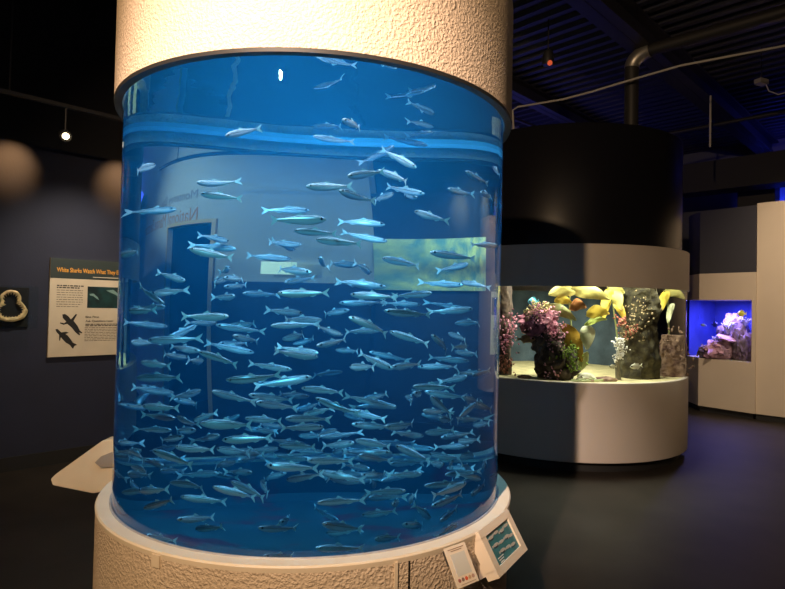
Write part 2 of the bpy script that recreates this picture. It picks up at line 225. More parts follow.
# right hand wall
RC = Vector((5.535, 8.66, 0)); rd = Vector((.7071, -.7071, 0)); rn = Vector((-.7071, -.7071, 0))
c = RC + rd * 1.8 - rn * .1
struct(obj('wall_right', bx((c.x, c.y, 1.69), (3.6, .2, 3.2), -PI / 4), CREAM, smooth=False))
struct(obj('baseboard_right', bx((c.x, c.y, .045), (3.6, .16, .09), -PI / 4), BASEB, smooth=False))
FISH = """
-0.878 2.503 2.164 -0.959 2.368 2.117 mr 1 22
-0.685 2.057 2.023 -0.566 2.166 2.036 sl 1 25
-0.674 2.094 1.988 -0.530 2.025 1.965 sl 1 28
-0.581 1.990 2.175 -0.487 2.111 2.229 sl 1 16
-0.194 1.995 2.241 -0.138 2.145 2.252 sl 2 13
-0.306 1.979 2.004 -0.170 2.069 2.020 sl 2 25
-0.196 1.961 1.990 -0.098 2.087 1.973 sl 2 28
-0.172 1.990 2.045 -0.068 2.107 2.086 sl 2 22
-0.377 2.645 2.321 -0.252 2.749 2.322 bl 2 16
-0.403 2.830 2.406 -0.275 2.729 2.389 bl 1 13
-0.088 2.155 2.099 0.048 2.080 2.046 sl 3 22
0.052 2.138 2.112 -0.080 2.201 2.183 sr 1 19
0.023 2.622 2.089 -0.127 2.679 2.123 br 3 25
-0.112 2.835 2.118 -0.175 2.697 2.057 br 3 28
-0.008 2.662 2.078 -0.084 2.798 2.114 br 4 28
0.135 2.424 2.085 0.205 2.572 2.090 ml 4 25
0.194 2.484 2.174 0.265 2.631 2.156 ml 4 22
0.242 2.586 2.107 0.261 2.749 2.121 ml 5 25
0.001 2.964 2.462 -0.061 2.815 2.451 br 1 10
0.030 2.750 2.386 -0.067 2.881 2.393 br 3 13
-0.104 2.757 2.318 -0.220 2.844 2.246 br 1 1
-0.009 2.916 2.361 -0.162 2.957 2.401 br 1 7
0.256 2.737 2.259 0.337 2.608 2.202 ml 3 16
-0.827 2.682 1.999 -0.967 2.825 2.002 br 1 31
-0.707 2.083 1.789 -0.545 2.048 1.754 sl 2 40
-0.668 2.720 1.868 -0.731 2.570 1.882 br 1 37
-0.635 2.686 1.833 -0.781 2.752 1.852 br 2 37
-1.026 2.491 1.790 -0.910 2.330 1.795 ml 1 40
-0.764 2.437 1.684 -0.860 2.562 1.717 mr 1 46
-0.872 2.426 1.631 -0.758 2.310 1.645 ml 2 49
-0.822 2.312 1.592 -0.933 2.414 1.657 mr 1 49
-0.651 2.568 1.698 -0.692 2.413 1.678 mr 2 46
-0.623 2.337 1.697 -0.567 2.492 1.698 ml 3 46
-0.669 2.658 1.668 -0.603 2.808 1.681 bl 4 46
-0.609 2.498 1.628 -0.690 2.637 1.620 br 3 49
-0.644 2.569 1.747 -0.680 2.724 1.732 br 1 43
-0.404 2.799 2.023 -0.548 2.721 2.012 br 2 31
-0.243 2.021 1.897 -0.426 2.008 1.888 sr 1 34
-0.351 2.044 1.858 -0.196 1.995 1.846 sl 2 34
-0.278 2.044 1.828 -0.117 2.020 1.815 sl 5 37
-0.411 2.654 1.856 -0.518 2.531 1.850 br 3 37
-0.455 2.805 1.844 -0.489 2.649 1.867 br 4 37
-0.452 2.702 1.796 -0.600 2.633 1.802 br 3 40
-0.327 2.305 1.723 -0.469 2.385 1.743 mr 2 43
-0.449 2.529 1.688 -0.372 2.669 1.717 bl 5 46
-0.600 2.600 1.642 -0.499 2.729 1.641 bl 4 49
-0.396 2.008 1.636 -0.226 2.024 1.640 sl 6 46
-0.115 2.638 1.952 -0.279 2.616 1.965 br 3 34
-0.115 2.720 1.886 -0.279 2.702 1.916 br 6 37
-0.315 2.447 1.791 -0.322 2.604 1.750 ml 4 40
-0.225 2.769 1.781 -0.319 2.635 1.779 br 5 40
-0.162 2.624 1.739 -0.186 2.466 1.776 mr 3 43
-0.100 2.557 1.681 -0.272 2.532 1.707 mr 7 46
-0.173 2.158 1.640 -0.011 2.130 1.634 sl 6 49
-0.102 2.606 1.682 -0.276 2.582 1.691 mr 8 46
-0.279 2.702 1.610 -0.114 2.720 1.613 bl 5 49
0.032 2.266 1.968 0.160 2.176 1.924 sl 3 31
-0.081 2.285 1.784 0.069 2.227 1.756 ml 6 40
0.082 2.367 1.819 0.248 2.485 1.807 ml 7 40
0.200 2.581 1.791 0.077 2.684 1.761 mr 4 43
0.265 2.821 1.902 0.191 2.660 1.881 mr 7 37
0.133 2.874 1.707 -0.020 2.931 1.714 br 10 46
0.144 2.737 1.717 0.265 2.631 1.699 ml 11 46
0.109 2.234 1.654 -0.036 2.311 1.640 mr 9 46
-0.970 2.359 1.560 -0.853 2.248 1.564 ml 1 52
-0.844 2.586 1.579 -0.927 2.723 1.568 br 2 52
-0.560 2.050 1.552 -0.725 2.089 1.547 sr 3 52
-0.844 2.676 1.492 -0.968 2.571 1.507 br 1 55
-0.674 2.563 1.518 -0.747 2.420 1.515 mr 3 55
-0.668 2.489 1.509 -0.505 2.502 1.481 ml 4 55
-0.882 2.384 1.445 -0.693 2.324 1.457 ml 1 58
-0.952 2.355 1.434 -0.869 2.493 1.431 ml 1 61
-0.701 2.369 1.409 -0.825 2.475 1.420 mr 3 61
-0.564 2.661 1.389 -0.724 2.640 1.427 br 2 58
-0.664 2.085 1.424 -0.516 2.029 1.387 sl 5 61
-0.760 2.503 1.373 -0.836 2.363 1.395 mr 2 61
-0.904 2.373 1.358 -0.783 2.263 1.355 ml 1 64
-0.919 2.364 1.295 -0.736 2.274 1.318 ml 1 67
-0.816 2.656 1.211 -0.940 2.554 1.238 br 1 70
-0.709 2.495 1.242 -0.777 2.349 1.225 mr 3 70
-0.576 2.267 1.476 -0.500 2.406 1.447 ml 4 58
-0.560 2.019 1.332 -0.381 2.009 1.348 sl 2 64
-0.623 2.130 1.281 -0.502 2.228 1.237 ml 2 67
-0.699 2.422 1.366 -0.710 2.260 1.379 mr 4 61
-0.380 2.493 1.564 -0.476 2.361 1.573 mr 4 52
-0.447 2.226 1.518 -0.302 2.301 1.525 ml 6 55
-0.305 2.431 1.539 -0.435 2.334 1.541 mr 5 52
-0.436 2.456 1.458 -0.326 2.339 1.491 ml 7 55
-0.252 2.596 1.474 -0.335 2.462 1.511 mr 8 55
-0.106 2.546 1.500 -0.234 2.445 1.493 mr 9 55
-0.170 2.107 1.559 -0.031 2.172 1.502 sl 10 55
-0.289 2.214 1.447 -0.194 2.345 1.468 ml 8 58
-0.275 2.137 1.411 -0.417 2.058 1.434 sr 5 58
-0.296 2.312 1.414 -0.442 2.384 1.427 mr 6 58
-0.385 2.312 1.349 -0.539 2.367 1.365 mr 6 61
-0.322 2.354 1.318 -0.516 2.336 1.280 mr 4 64
-0.174 2.195 1.374 -0.073 2.071 1.383 sl 7 61
-0.024 2.192 1.367 -0.162 2.263 1.420 mr 8 61
-0.046 2.348 1.362 0.042 2.484 1.364 ml 10 61
-0.337 2.218 1.290 -0.183 2.166 1.282 ml 5 67
-0.045 2.486 1.184 -0.227 2.453 1.243 mr 9 70
-0.362 2.578 1.216 -0.459 2.450 1.243 mr 4 67
-0.280 2.136 1.264 -0.131 2.096 1.207 sl 8 70
-0.519 2.270 1.255 -0.376 2.347 1.225 ml 3 67
-0.055 2.151 1.583 0.112 2.223 1.564 sl 8 52
0.217 2.606 1.596 0.068 2.518 1.578 mr 9 52
0.142 2.658 1.531 0.276 2.567 1.545 ml 12 55
-0.040 2.210 1.505 0.114 2.174 1.461 sl 11 55
0.109 2.257 1.493 0.175 2.386 1.421 ml 10 58
0.131 2.569 1.489 0.233 2.443 1.466 ml 11 58
0.175 2.721 1.428 0.158 2.560 1.430 mr 12 61
0.164 2.522 1.413 0.281 2.410 1.409 ml 13 61
0.165 2.809 1.354 0.031 2.718 1.378 br 11 61
0.000 2.754 1.331 0.137 2.842 1.332 bl 6 64
0.227 2.445 1.317 0.110 2.554 1.286 mr 10 67
0.239 2.500 1.315 0.272 2.661 1.321 ml 12 67
0.039 2.265 1.295 0.179 2.349 1.286 ml 9 67
0.039 2.320 1.263 0.062 2.482 1.242 ml 7 67
0.053 2.529 1.247 0.198 2.606 1.207 ml 13 70
0.098 2.328 1.251 0.153 2.453 1.163 ml 12 70
0.216 2.411 1.238 0.267 2.557 1.196 ml 16 73
-0.028 2.655 1.211 0.023 2.501 1.208 ml 11 70
-0.883 2.213 1.206 -0.732 2.134 1.215 sl 2 73
-0.760 2.254 1.161 -0.883 2.363 1.155 mr 2 76
-0.774 2.415 1.145 -0.693 2.275 1.129 ml 4 76
-0.737 2.553 1.110 -0.658 2.425 1.164 ml 3 73
-0.644 2.037 1.178 -0.455 2.009 1.183 sl 5 73
-0.744 2.371 1.077 -0.844 2.491 1.032 mr 2 79
-0.633 2.425 1.076 -0.721 2.554 1.032 mr 5 76
-0.567 2.021 1.127 -0.402 2.008 1.140 sl 6 76
-0.744 2.147 1.073 -0.592 2.092 1.077 sl 3 79
-0.832 2.181 1.049 -0.668 2.116 1.019 sl 2 82
-0.939 2.558 0.977 -0.866 2.411 0.970 ml 2 85
-0.926 2.477 0.925 -0.838 2.341 0.931 ml 3 88
-0.948 2.172 0.956 -0.840 2.290 0.934 sl 1 91
-1.039 2.476 0.893 -0.947 2.602 0.847 ml 1 94
-0.599 2.066 0.955 -0.440 2.032 0.930 sl 5 88
-0.555 2.185 0.949 -0.421 2.098 0.914 sl 6 88
-0.902 2.638 0.801 -0.944 2.495 0.867 mr 2 94
-0.964 2.422 0.825 -0.840 2.317 0.878 ml 3 94
-0.889 2.239 0.883 -0.771 2.132 0.923 sl 2 91
-0.772 2.285 0.915 -0.631 2.201 0.928 ml 4 88
-0.590 2.492 0.958 -0.647 2.340 0.974 mr 3 82
-0.802 2.533 1.073 -0.918 2.647 1.054 br 1 79
-0.723 2.500 1.082 -0.815 2.632 1.053 br 3 76
-0.842 2.639 0.885 -0.800 2.796 0.857 bl 5 85
-0.655 2.599 0.891 -0.787 2.688 0.861 br 6 85
-0.635 2.388 1.029 -0.511 2.280 1.036 ml 4 79
-0.819 2.495 0.934 -0.883 2.644 0.923 mr 3 85
-0.977 2.648 0.984 -0.916 2.797 0.967 bl 1 85
-0.900 2.641 0.964 -0.960 2.782 0.918 br 2 88
-0.952 2.849 0.883 -0.905 2.699 0.918 bl 1 88
-0.479 2.153 1.242 -0.364 2.267 1.211 ml 5 70
-0.532 2.296 1.163 -0.389 2.217 1.168 ml 6 73
-0.378 2.137 1.189 -0.246 2.234 1.176 ml 9 73
-0.358 2.414 1.162 -0.252 2.298 1.205 ml 7 70
-0.254 2.147 1.159 -0.388 2.052 1.169 sr 8 73
-0.543 2.651 1.065 -0.448 2.522 1.074 bl 8 76
-0.290 2.769 1.050 -0.361 2.623 1.037 br 12 76
-0.319 2.563 1.051 -0.201 2.674 1.048 bl 14 76
-0.169 2.316 1.072 -0.291 2.419 1.040 mr 13 76
-0.148 2.184 1.106 -0.003 2.114 1.093 sl 17 79
-0.368 2.570 1.019 -0.475 2.455 1.057 mr 9 76
-0.407 2.222 1.077 -0.266 2.141 1.090 ml 10 76
-0.457 2.576 0.999 -0.529 2.434 1.017 mr 6 79
-0.568 2.396 1.023 -0.461 2.276 1.032 ml 5 79
-0.591 2.589 0.946 -0.524 2.739 0.936 bl 5 82
-0.337 2.478 0.978 -0.483 2.549 0.970 mr 8 79
-0.306 2.157 1.036 -0.164 2.235 1.021 ml 11 79
-0.061 2.483 1.006 -0.227 2.453 1.004 mr 16 79
-0.428 2.091 1.029 -0.259 2.105 1.017 sl 7 82
-0.276 2.233 0.981 -0.124 2.173 0.963 ml 11 85
-0.383 2.231 0.949 -0.257 2.136 0.992 ml 8 82
-0.163 2.423 0.898 -0.280 2.315 0.938 mr 10 85
-0.154 2.404 0.929 -0.074 2.540 0.905 ml 15 85
-0.139 2.531 0.928 -0.239 2.659 0.919 mr 10 82
-0.513 2.582 0.866 -0.468 2.426 0.849 ml 8 85
-0.523 2.431 0.932 -0.621 2.560 0.907 mr 4 82
-0.192 2.438 1.125 -0.047 2.506 1.100 ml 12 73
-0.221 2.491 1.173 -0.068 2.445 1.141 ml 11 73
-0.048 2.535 1.185 -0.207 2.575 1.187 mr 10 70
-0.469 2.892 0.911 -0.589 2.781 0.927 br 7 79
-0.333 2.839 0.937 -0.427 2.710 0.968 br 10 79
-0.258 2.806 0.951 -0.345 2.933 0.912 br 12 79
-0.280 2.855 0.837 -0.177 2.730 0.861 bl 12 85
-0.428 2.895 0.881 -0.552 2.995 0.858 br 6 82
0.063 2.379 1.186 0.128 2.527 1.158 ml 14 73
0.140 2.286 1.169 0.177 2.441 1.138 ml 17 76
0.264 2.462 1.202 0.192 2.323 1.152 mr 18 76
0.213 2.528 1.205 0.304 2.694 1.138 ml 19 76
0.225 2.595 1.091 0.331 2.474 1.115 ml 23 79
-0.059 2.275 1.140 0.049 2.396 1.127 ml 13 73
0.048 2.529 1.061 -0.050 2.403 1.100 mr 15 76
0.074 2.374 1.100 0.204 2.280 1.123 ml 16 76
0.173 2.532 1.036 0.275 2.407 1.057 ml 16 82
0.219 2.538 1.015 0.066 2.598 1.003 mr 15 82
-0.015 2.239 1.076 0.123 2.161 1.030 sl 13 82
0.181 2.542 0.967 0.296 2.434 1.002 ml 21 85
0.069 2.531 0.987 0.194 2.429 0.979 ml 14 82
-0.151 2.279 1.031 -0.058 2.402 0.988 ml 11 82
0.083 2.220 0.972 -0.046 2.312 0.951 mr 18 85
0.125 2.529 0.899 0.230 2.653 0.881 ml 13 88
0.255 2.628 0.847 0.201 2.486 0.908 mr 11 91
0.140 2.388 0.970 0.078 2.538 0.948 mr 19 85
0.163 2.450 0.938 0.134 2.610 0.948 mr 20 85
0.234 2.745 0.873 0.274 2.598 0.929 mr 12 91
0.074 2.366 0.894 0.220 2.464 0.877 ml 11 88
0.258 2.296 0.913 0.119 2.182 0.895 sr 9 91
0.249 2.455 0.825 0.291 2.613 0.831 ml 6 97
-0.142 2.675 0.819 -0.123 2.531 0.887 ml 14 85
0.028 2.203 0.915 -0.115 2.284 0.894 mr 10 88
-0.072 2.642 0.968 -0.143 2.504 1.005 mr 18 79
-0.086 2.666 0.921 0.008 2.795 0.901 bl 12 82
0.169 2.779 0.865 0.188 2.629 0.916 mr 14 88
-0.026 2.252 0.853 -0.010 2.409 0.829 ml 7 91
0.008 2.499 0.799 0.030 2.352 0.868 ml 8 91
0.076 2.506 0.727 0.045 2.377 0.816 mr 9 94
-0.134 2.280 0.808 -0.002 2.191 0.844 ml 6 91
0.161 2.198 0.801 0.205 2.354 0.800 sl 5 97
0.113 2.292 0.832 0.228 2.409 0.844 ml 10 94
0.009 2.289 0.767 0.088 2.426 0.721 ml 4 97
0.241 2.167 0.792 0.156 2.256 0.737 sr 4 100
-0.075 2.170 0.751 -0.005 2.313 0.712 ml 3 97
-0.130 2.412 0.840 -0.036 2.546 0.816 ml 9 88
-0.860 2.165 0.838 -0.730 2.091 0.902 sl 4 94
-0.711 1.995 0.854 -0.584 2.095 0.841 sl 5 94
-0.659 2.115 0.794 -0.551 2.003 0.835 sl 1 97
-0.948 2.459 0.734 -1.043 2.351 0.810 mr 1 100
-0.835 2.056 0.772 -0.723 2.134 0.740 sl 2 100
-0.725 2.204 0.883 -0.561 2.176 0.878 ml 3 91
-0.431 1.960 0.848 -0.312 2.064 0.815 sl 6 94
-0.404 2.267 0.785 -0.384 2.425 0.750 ml 4 91
-0.420 2.032 0.734 -0.331 2.158 0.688 sl 3 100
-0.259 2.077 0.905 -0.118 2.161 0.896 sl 7 88
-0.229 1.989 0.857 -0.107 2.085 0.809 sl 8 94
-0.271 2.426 0.700 -0.164 2.314 0.738 ml 7 94
-0.246 1.966 0.782 -0.100 2.039 0.761 sl 2 97
-0.179 2.653 0.778 -0.127 2.514 0.836 ml 8 88
-0.306 3.151 0.892 -0.181 3.255 0.888 bl 15 79
-0.019 2.945 1.610 -0.128 2.826 1.616 br 7 49
-0.031 2.996 1.569 -0.104 2.848 1.577 br 7 52
-0.161 2.910 0.969 -0.033 3.008 0.945 bl 19 79
-0.486 3.172 1.078 -0.401 3.308 1.096 bl 6 70
-0.683 2.816 1.495 -0.549 2.724 1.518 bl 5 55
-0.861 2.765 1.426 -0.758 2.853 1.516 bl 2 55
-0.828 2.798 1.167 -0.752 2.934 1.129 bl 4 70
-0.304 3.038 1.281 -0.403 2.911 1.277 br 5 64
0.112 2.896 1.076 0.150 3.049 1.048 bl 22 79
-0.603 3.041 1.225 -0.502 3.167 1.194 bl 3 64
-0.662 3.052 1.068 -0.754 3.165 1.001 br 4 73
-0.508 3.233 1.399 -0.394 3.121 1.436 bl 7 58
-0.436 2.886 1.002 -0.321 2.772 1.022 bl 11 76
-0.242 2.851 0.798 -0.108 2.938 0.826 bl 13 85
-0.954 2.852 1.123 -0.892 2.999 1.095 bl 1 76
-0.229 2.983 0.829 -0.366 3.053 0.774 br 9 82
0.188 2.957 1.286 0.113 2.813 1.299 br 11 67
-0.456 2.745 0.864 -0.569 2.848 0.810 br 9 85
-0.138 2.819 0.811 -0.026 2.935 0.837 bl 17 85
-0.092 3.205 0.751 -0.233 3.279 0.712 br 16 85
-0.910 3.183 0.864 -0.844 3.046 0.925 bl 1 82
-0.399 3.085 0.887 -0.502 3.213 0.893 br 9 79
0.006 3.108 0.902 -0.133 3.192 0.902 br 20 79
-0.926 2.977 1.207 -0.846 3.098 1.134 bl 2 70
-0.308 2.879 1.394 -0.199 2.761 1.396 bl 9 58
-0.715 2.886 1.412 -0.626 3.023 1.411 bl 3 58
0.066 2.947 0.841 0.165 2.823 0.862 bl 12 88
-0.905 3.039 0.852 -0.866 3.194 0.828 bl 4 85
-0.211 2.921 1.166 -0.128 3.060 1.178 bl 6 67
0.067 3.292 0.700 0.034 3.138 0.742 br 10 91
-0.672 3.220 0.979 -0.548 3.113 0.984 bl 7 76
-0.733 2.876 0.838 -0.624 2.757 0.831 bl 7 85
0.114 3.098 1.585 -0.017 3.183 1.632 br 8 49
-0.211 3.191 0.835 -0.329 3.304 0.827 br 13 79
-0.198 2.961 1.383 -0.059 3.032 1.338 bl 9 61
-0.305 3.129 1.066 -0.199 3.006 1.050 bl 10 73
-0.292 2.899 0.621 -0.405 3.009 0.649 br 5 91
-0.007 2.934 1.097 0.093 3.049 1.041 bl 15 73
-0.254 2.779 1.579 -0.376 2.881 1.554 br 6 52
0.077 2.926 1.248 -0.043 2.821 1.217 br 8 67
-0.934 3.086 1.104 -0.923 3.182 1.179 bl 1 73
0.071 2.820 1.005 0.162 2.954 1.005 bl 21 79
-0.208 3.172 0.908 -0.296 3.036 0.931 br 14 79
-0.482 2.829 1.049 -0.557 2.688 1.083 br 7 73
"""
# ------------------------------------------------------------------ main aquarium
CX, CY = -.3548, 2.6921
RG, ZB, ZT, RD, RL, ZW, ZF = .8496, .786, 2.414, .8854, .9067, 2.492, .545
aq = thing('cylindrical_aquarium', 'huge cylindrical blue aquarium of schooling sardines between cream stucco hood and base', 'aquarium', (CX, CY, 0))
CREAMP = mat('smooth_cream_paint', (.74, .62, .46), .5, noise_amt=.06, nscale=10, bump=.05, bscale=90)
GASKET = mat('grey_sealant', (.36, .35, .36), .45, noise_amt=.25, nscale=30)
# base: stucco drum made of panels; the panel right of the front is set back
def base_r(r, z, a):
    d = math.atan2(math.sin(a), math.cos(a))
    if .492 < d < 1.9 and r > .87 and z < .76: return r - .022
    if -.438 < d < -.430 and r > .87 and z < .74: return r - .006
    return r
bs_ = obj('base', lathe([(RL - .03, 0), (RL, .02), (RL, .772), (RL - .006, .778), (.858, .778), (.858, .40)], 720, rf=base_r), STUCCO, aq)
lg_ = obj('ledge', lathe([(RL + .001, .770), (RL + .002, .780), (RL - .003, ZB), (.856, ZB), (.856, .74), (RL - .004, .74)], 256, closed=True), CREAMP, aq)
obj('gasket', lathe([(.851, ZB - .01), (.851, ZB + .004), (.856, ZB + .004), (.860, ZB - .002)], 256, closed=True), GASKET, aq)
# vertical joint strips
for a, wd, dep in ((.437, .011, .004),):
    p = Vector((math.sin(a), -math.cos(a), 0)) * (RL + .001)
    obj('joint_strip', bx((p.x, p.y, .385), (wd, .012, .77), a), CREAMP, bs_, smooth=False)
for a, wd in ((-.452, .035),):
    p = Vector((math.sin(a), -math.cos(a), 0)) * (RL - .001)
    obj('ledge_tab', bx((p.x, p.y, .755), (wd, .014, .04), a), CREAMP, lg_, smooth=False)
# hood
hood = [(RD - .012, ZT), (RD, ZT + .008)] + [(RD, ZT + (2.92 - ZT) * i / 6) for i in range(1, 7)] + [(RD - .09 * (1 - math.cos(k * PI / 12)), 2.92 + .09 * math.sin(k * PI / 12)) for k in range(1, 7)] + [(0, 3.01), (0, 2.97), (RD - .03, 2.97), (RD - .026, ZT)]
hd_ = obj('hood', lathe(hood, 256, closed=False), STUCCO, aq)
obj('hood_gap_shade', lathe([(RD - .001, ZT - .006), (RD + .001, ZT + .006), (RD - .03, ZT + .006), (RD - .03, ZT - .006)], 256, closed=True), mat('gap_shade_black', (.02, .018, .016), .5), hd_)  # black ring stands in for the shadowed gap under the hood
LIT_WATERLINE = mat('lit_waterline_blue', (.12, .50, .80), .5)
obj('waterline_band', lathe([(.842, ZT + .055), (.842, 2.78), (.836, 2.78), (.836, ZT + .055)], 192, closed=True), LIT_WATERLINE, aq)  # added ring, coloured pale blue for the lit band at the rear waterline
# basin under the ledge: dark teal, maroon growth
BASIN = mat('teal_basin', (.007, .040, .055), .8, noise_amt=.0, nscale=5.5, col2=(.10, .008, .025), detail=3)
nt = BASIN.node_tree
for n in nt.nodes:
    if n.type == 'VALTORGB': n.color_ramp.elements[0].position = .36; n.color_ramp.elements[1].position = .44
obj('basin', lathe([(.838, .765), (.838, ZF + .05), (.80, ZF + .015), (0, ZF + .012)], 192), BASIN, aq)
# water filling the clear acrylic cylinder: refracting wall, mirror-like underside of the surface, blue body
WATER, N, L = new_mat('tank_water')
out = N.new('ShaderNodeOutputMaterial')
gl = N.new('ShaderNodeBsdfGlass'); gl.inputs['Roughness'].default_value = 0; gl.inputs['IOR'].default_value = 1.34
fr = N.new('ShaderNodeFresnel'); fr.inputs['IOR'].default_value = 1.34
tr = N.new('ShaderNodeBsdfTransparent'); gs = N.new('ShaderNodeBsdfGlossy'); gs.inputs['Roughness'].default_value = 0.0
wv = N.new('ShaderNodeTexNoise'); wv.inputs['Scale'].default_value = 5; wv.inputs['Detail'].default_value = 1
tc = N.new('ShaderNodeTexCoord'); L.new(tc.outputs['Object'], wv.inputs['Vector'])
bp = N.new('ShaderNodeBump'); bp.inputs['Strength'].default_value = .15; bp.inputs['Distance'].default_value = .01; L.new(wv.outputs['Fac'], bp.inputs['Height'])
L.new(bp.outputs[0], gs.inputs['Normal'])
mx = N.new('ShaderNodeMixShader'); L.new(fr.outputs[0], mx.inputs[0]); L.new(tr.outputs[0], mx.inputs[1]); L.new(gs.outputs[0], mx.inputs[2])
ge = N.new('ShaderNodeNewGeometry'); sx = N.new('ShaderNodeSeparateXYZ'); L.new(tc.outputs['Object'], sx.inputs[0])
gt = N.new('ShaderNodeMath'); gt.operation = 'GREATER_THAN'; gt.inputs[1].default_value = ZW - .0005; L.new(sx.outputs['Z'], gt.inputs[0])
m2 = N.new('ShaderNodeMixShader'); L.new(gt.outputs[0], m2.inputs[0]); L.new(gl.outputs[0], m2.inputs[1]); L.new(mx.outputs[0], m2.inputs[2])
L.new(m2.outputs[0], out.inputs['Surface'])
va = N.new('ShaderNodeVolumeAbsorption'); va.inputs['Color'].default_value = (VA_COL); va.inputs['Density'].default_value = VA_D
vs = N.new('ShaderNodeVolumeScatter'); vs.inputs['Color'].default_value = (VS_COL); vs.inputs['Density'].default_value = VS_D; vs.inputs['Anisotropy'].default_value = .0
ad = N.new('ShaderNodeAddShader'); L.new(va.outputs[0], ad.inputs[0]); L.new(vs.outputs[0], ad.inputs[1]); L.new(ad.outputs[0], out.inputs['Volume'])
wo = obj('water', lathe([(0, ZF), (RG, ZF), (RG, ZW), (0, ZW)], 512), WATER, aq, smooth=False)
for pl in wo.data.polygons: pl.use_smooth = abs(pl.normal.z) < .5
wo.data.set_sharp_from_angle(angle=math.radians(40))
wo['label'] = 'clear acrylic wall full of blue water'
# lamps of the tank, up in the hood above the water
for dx, dy, e in LAMPS:
    light('AREA', 'tank_lamp', (CX + dx, CY + dy, 2.90), e, LAMPC, (CX + dx, CY + dy * .6, 0), size=.5, shape='DISK')
# ------------------------------------------------------------------ sardines
def fish_mat():
    m, N, L = new_mat('sardine_skin')
    out = N.new('ShaderNodeOutputMaterial'); b = N.new('ShaderNodeBsdfPrincipled'); L.new(b.outputs[0], out.inputs[0])
    b.inputs['Roughness'].default_value = .27; b.inputs['Metallic'].default_value = .5
    tc = N.new('ShaderNodeTexCoord'); sx = N.new('ShaderNodeSeparateXYZ'); L.new(tc.outputs['Object'], sx.inputs[0])
    n = N.new('ShaderNodeTexNoise'); n.inputs['Scale'].default_value = 22; n.inputs['Detail'].default_value = 2; L.new(tc.outputs['Object'], n.inputs['Vector'])
    ma = N.new('ShaderNodeMath'); ma.operation = 'MULTIPLY_ADD'; ma.inputs[1].default_value = .03; L.new(n.outputs['Fac'], ma.inputs[0]); L.new(sx.outputs['Z'], ma.inputs[2])
    mr = N.new('ShaderNodeMapRange'); mr.inputs['From Min'].default_value = -.09; mr.inputs['From Max'].default_value = .11; L.new(ma.outputs[0], mr.inputs['Value'])
    r = N.new('ShaderNodeValToRGB'); L.new(mr.outputs[0], r.inputs['Fac']); cr = r.color_ramp
    cr.elements[0].position = 0; cr.elements[0].color = (.86, .87, .90, 1)
    cr.elements[1].position = 1; cr.elements[1].color = (.045, .08, .11, 1)
    for p, c in ((.40, (.84, .83, .85)), (.54, (.66, .64, .67)), (.60, (.10, .10, .12)), (.66, (.50, .48, .50)), (.74, (.14, .17, .20))):
        e = cr.elements.new(p); e.color = (*c, 1)
    L.new(r.outputs[0], b.inputs['Base Color'])
    return m
SKIN = fish_mat(); FIN = mat('sardine_fin', (.55, .60, .62), .4); EYE = mat('fish_eye_black', (.004, .004, .005), .15)
# (position from nose, half height, half width, centre height)
FP = [(0, .012, .008, .0), (.025, .034, .022, .0), (.07, .054, .036, .0), (.14, .072, .046, -.002), (.25, .086, .05, -.004), (.38, .088, .049, -.005), (.52, .076, .041, -.003), (.66, .056, .029, 0), (.77, .036, .017, .002), (.84, .025, .009, .003), (.88, .023, .006, .003)]
def fish_parts(bend):
    yo = lambda t: bend * ((t - .35) ** 2) * (1 if t > .35 else .35)
    bm = bmesh.new(); K = 14; rings = []
    for t, h, wd, zc in FP:
        rings.append([bm.verts.new((.5 - t, yo(t) + wd * math.cos(2 * PI * k / K), zc + h * math.sin(2 * PI * k / K))) for k in range(K)])
    for A, B in zip(rings, rings[1:]):
        for k in range(K): bm.faces.new((A[k], A[(k + 1) % K], B[(k + 1) % K], B[k]))
    bm.faces.new(rings[0][::-1]); bm.faces.new(rings[-1])
    bmesh.ops.recalc_face_normals(bm, faces=bm.faces)
    def fin(poly, th=.004):
        f = prism(poly, -th, th)
        for v in f.verts: v.co.y += yo(.5 - v.co.x)
        return f
    tail = fin([(-.365, .022), (-.40, .04), (-.50, .105), (-.475, .045), (-.445, .004), (-.475, -.04), (-.50, -.10), (-.40, -.034), (-.365, -.018)])
    dors = fin([(.09, .078), (.055, .125), (.03, .118), (-.03, .085), (-.05, .068)], .003)
    anal = fin([(-.12, -.062), (-.17, -.078), (-.25, -.045), (-.24, -.035)], .003)
    pect = fin([(.30, -.055), (.22, -.098), (.205, -.09), (.25, -.06)], .004)
    ey = bmesh.new()
    return dict(body=(bm, SKIN), tail_fin=(tail, FIN), dorsal_fin=(dors, FIN), anal_fin=(anal, FIN), pectoral_fin=(pect, FIN))
def eye_bm(s):
    bm = bmesh.new(); bmesh.ops.create_uvsphere(bm, u_segments=8, v_segments=6, radius=.025, matrix=Matrix.Translation((.42, s * .027, .012))); return bm
protos = []
for bnd in (0, .25, -.25, .5, -.5):
    r = bpy.data.objects.new('sardine', None); r.empty_display_size = .05
    kids = [obj(k, b, m, r) for k, (b, m) in fish_parts(bnd).items()]
    kids += [obj('eye', eye_bm(1), EYE, r), obj('eye', eye_bm(-1), EYE, r)]
    protos.append((r, kids))
ORD = "first second third fourth fifth sixth seventh eighth ninth tenth eleventh twelfth thirteenth fourteenth fifteenth sixteenth seventeenth eighteenth nineteenth twentieth twenty-first twenty-second twenty-third twenty-fourth twenty-fifth".split()
used = set()
rnd = random.Random(5)
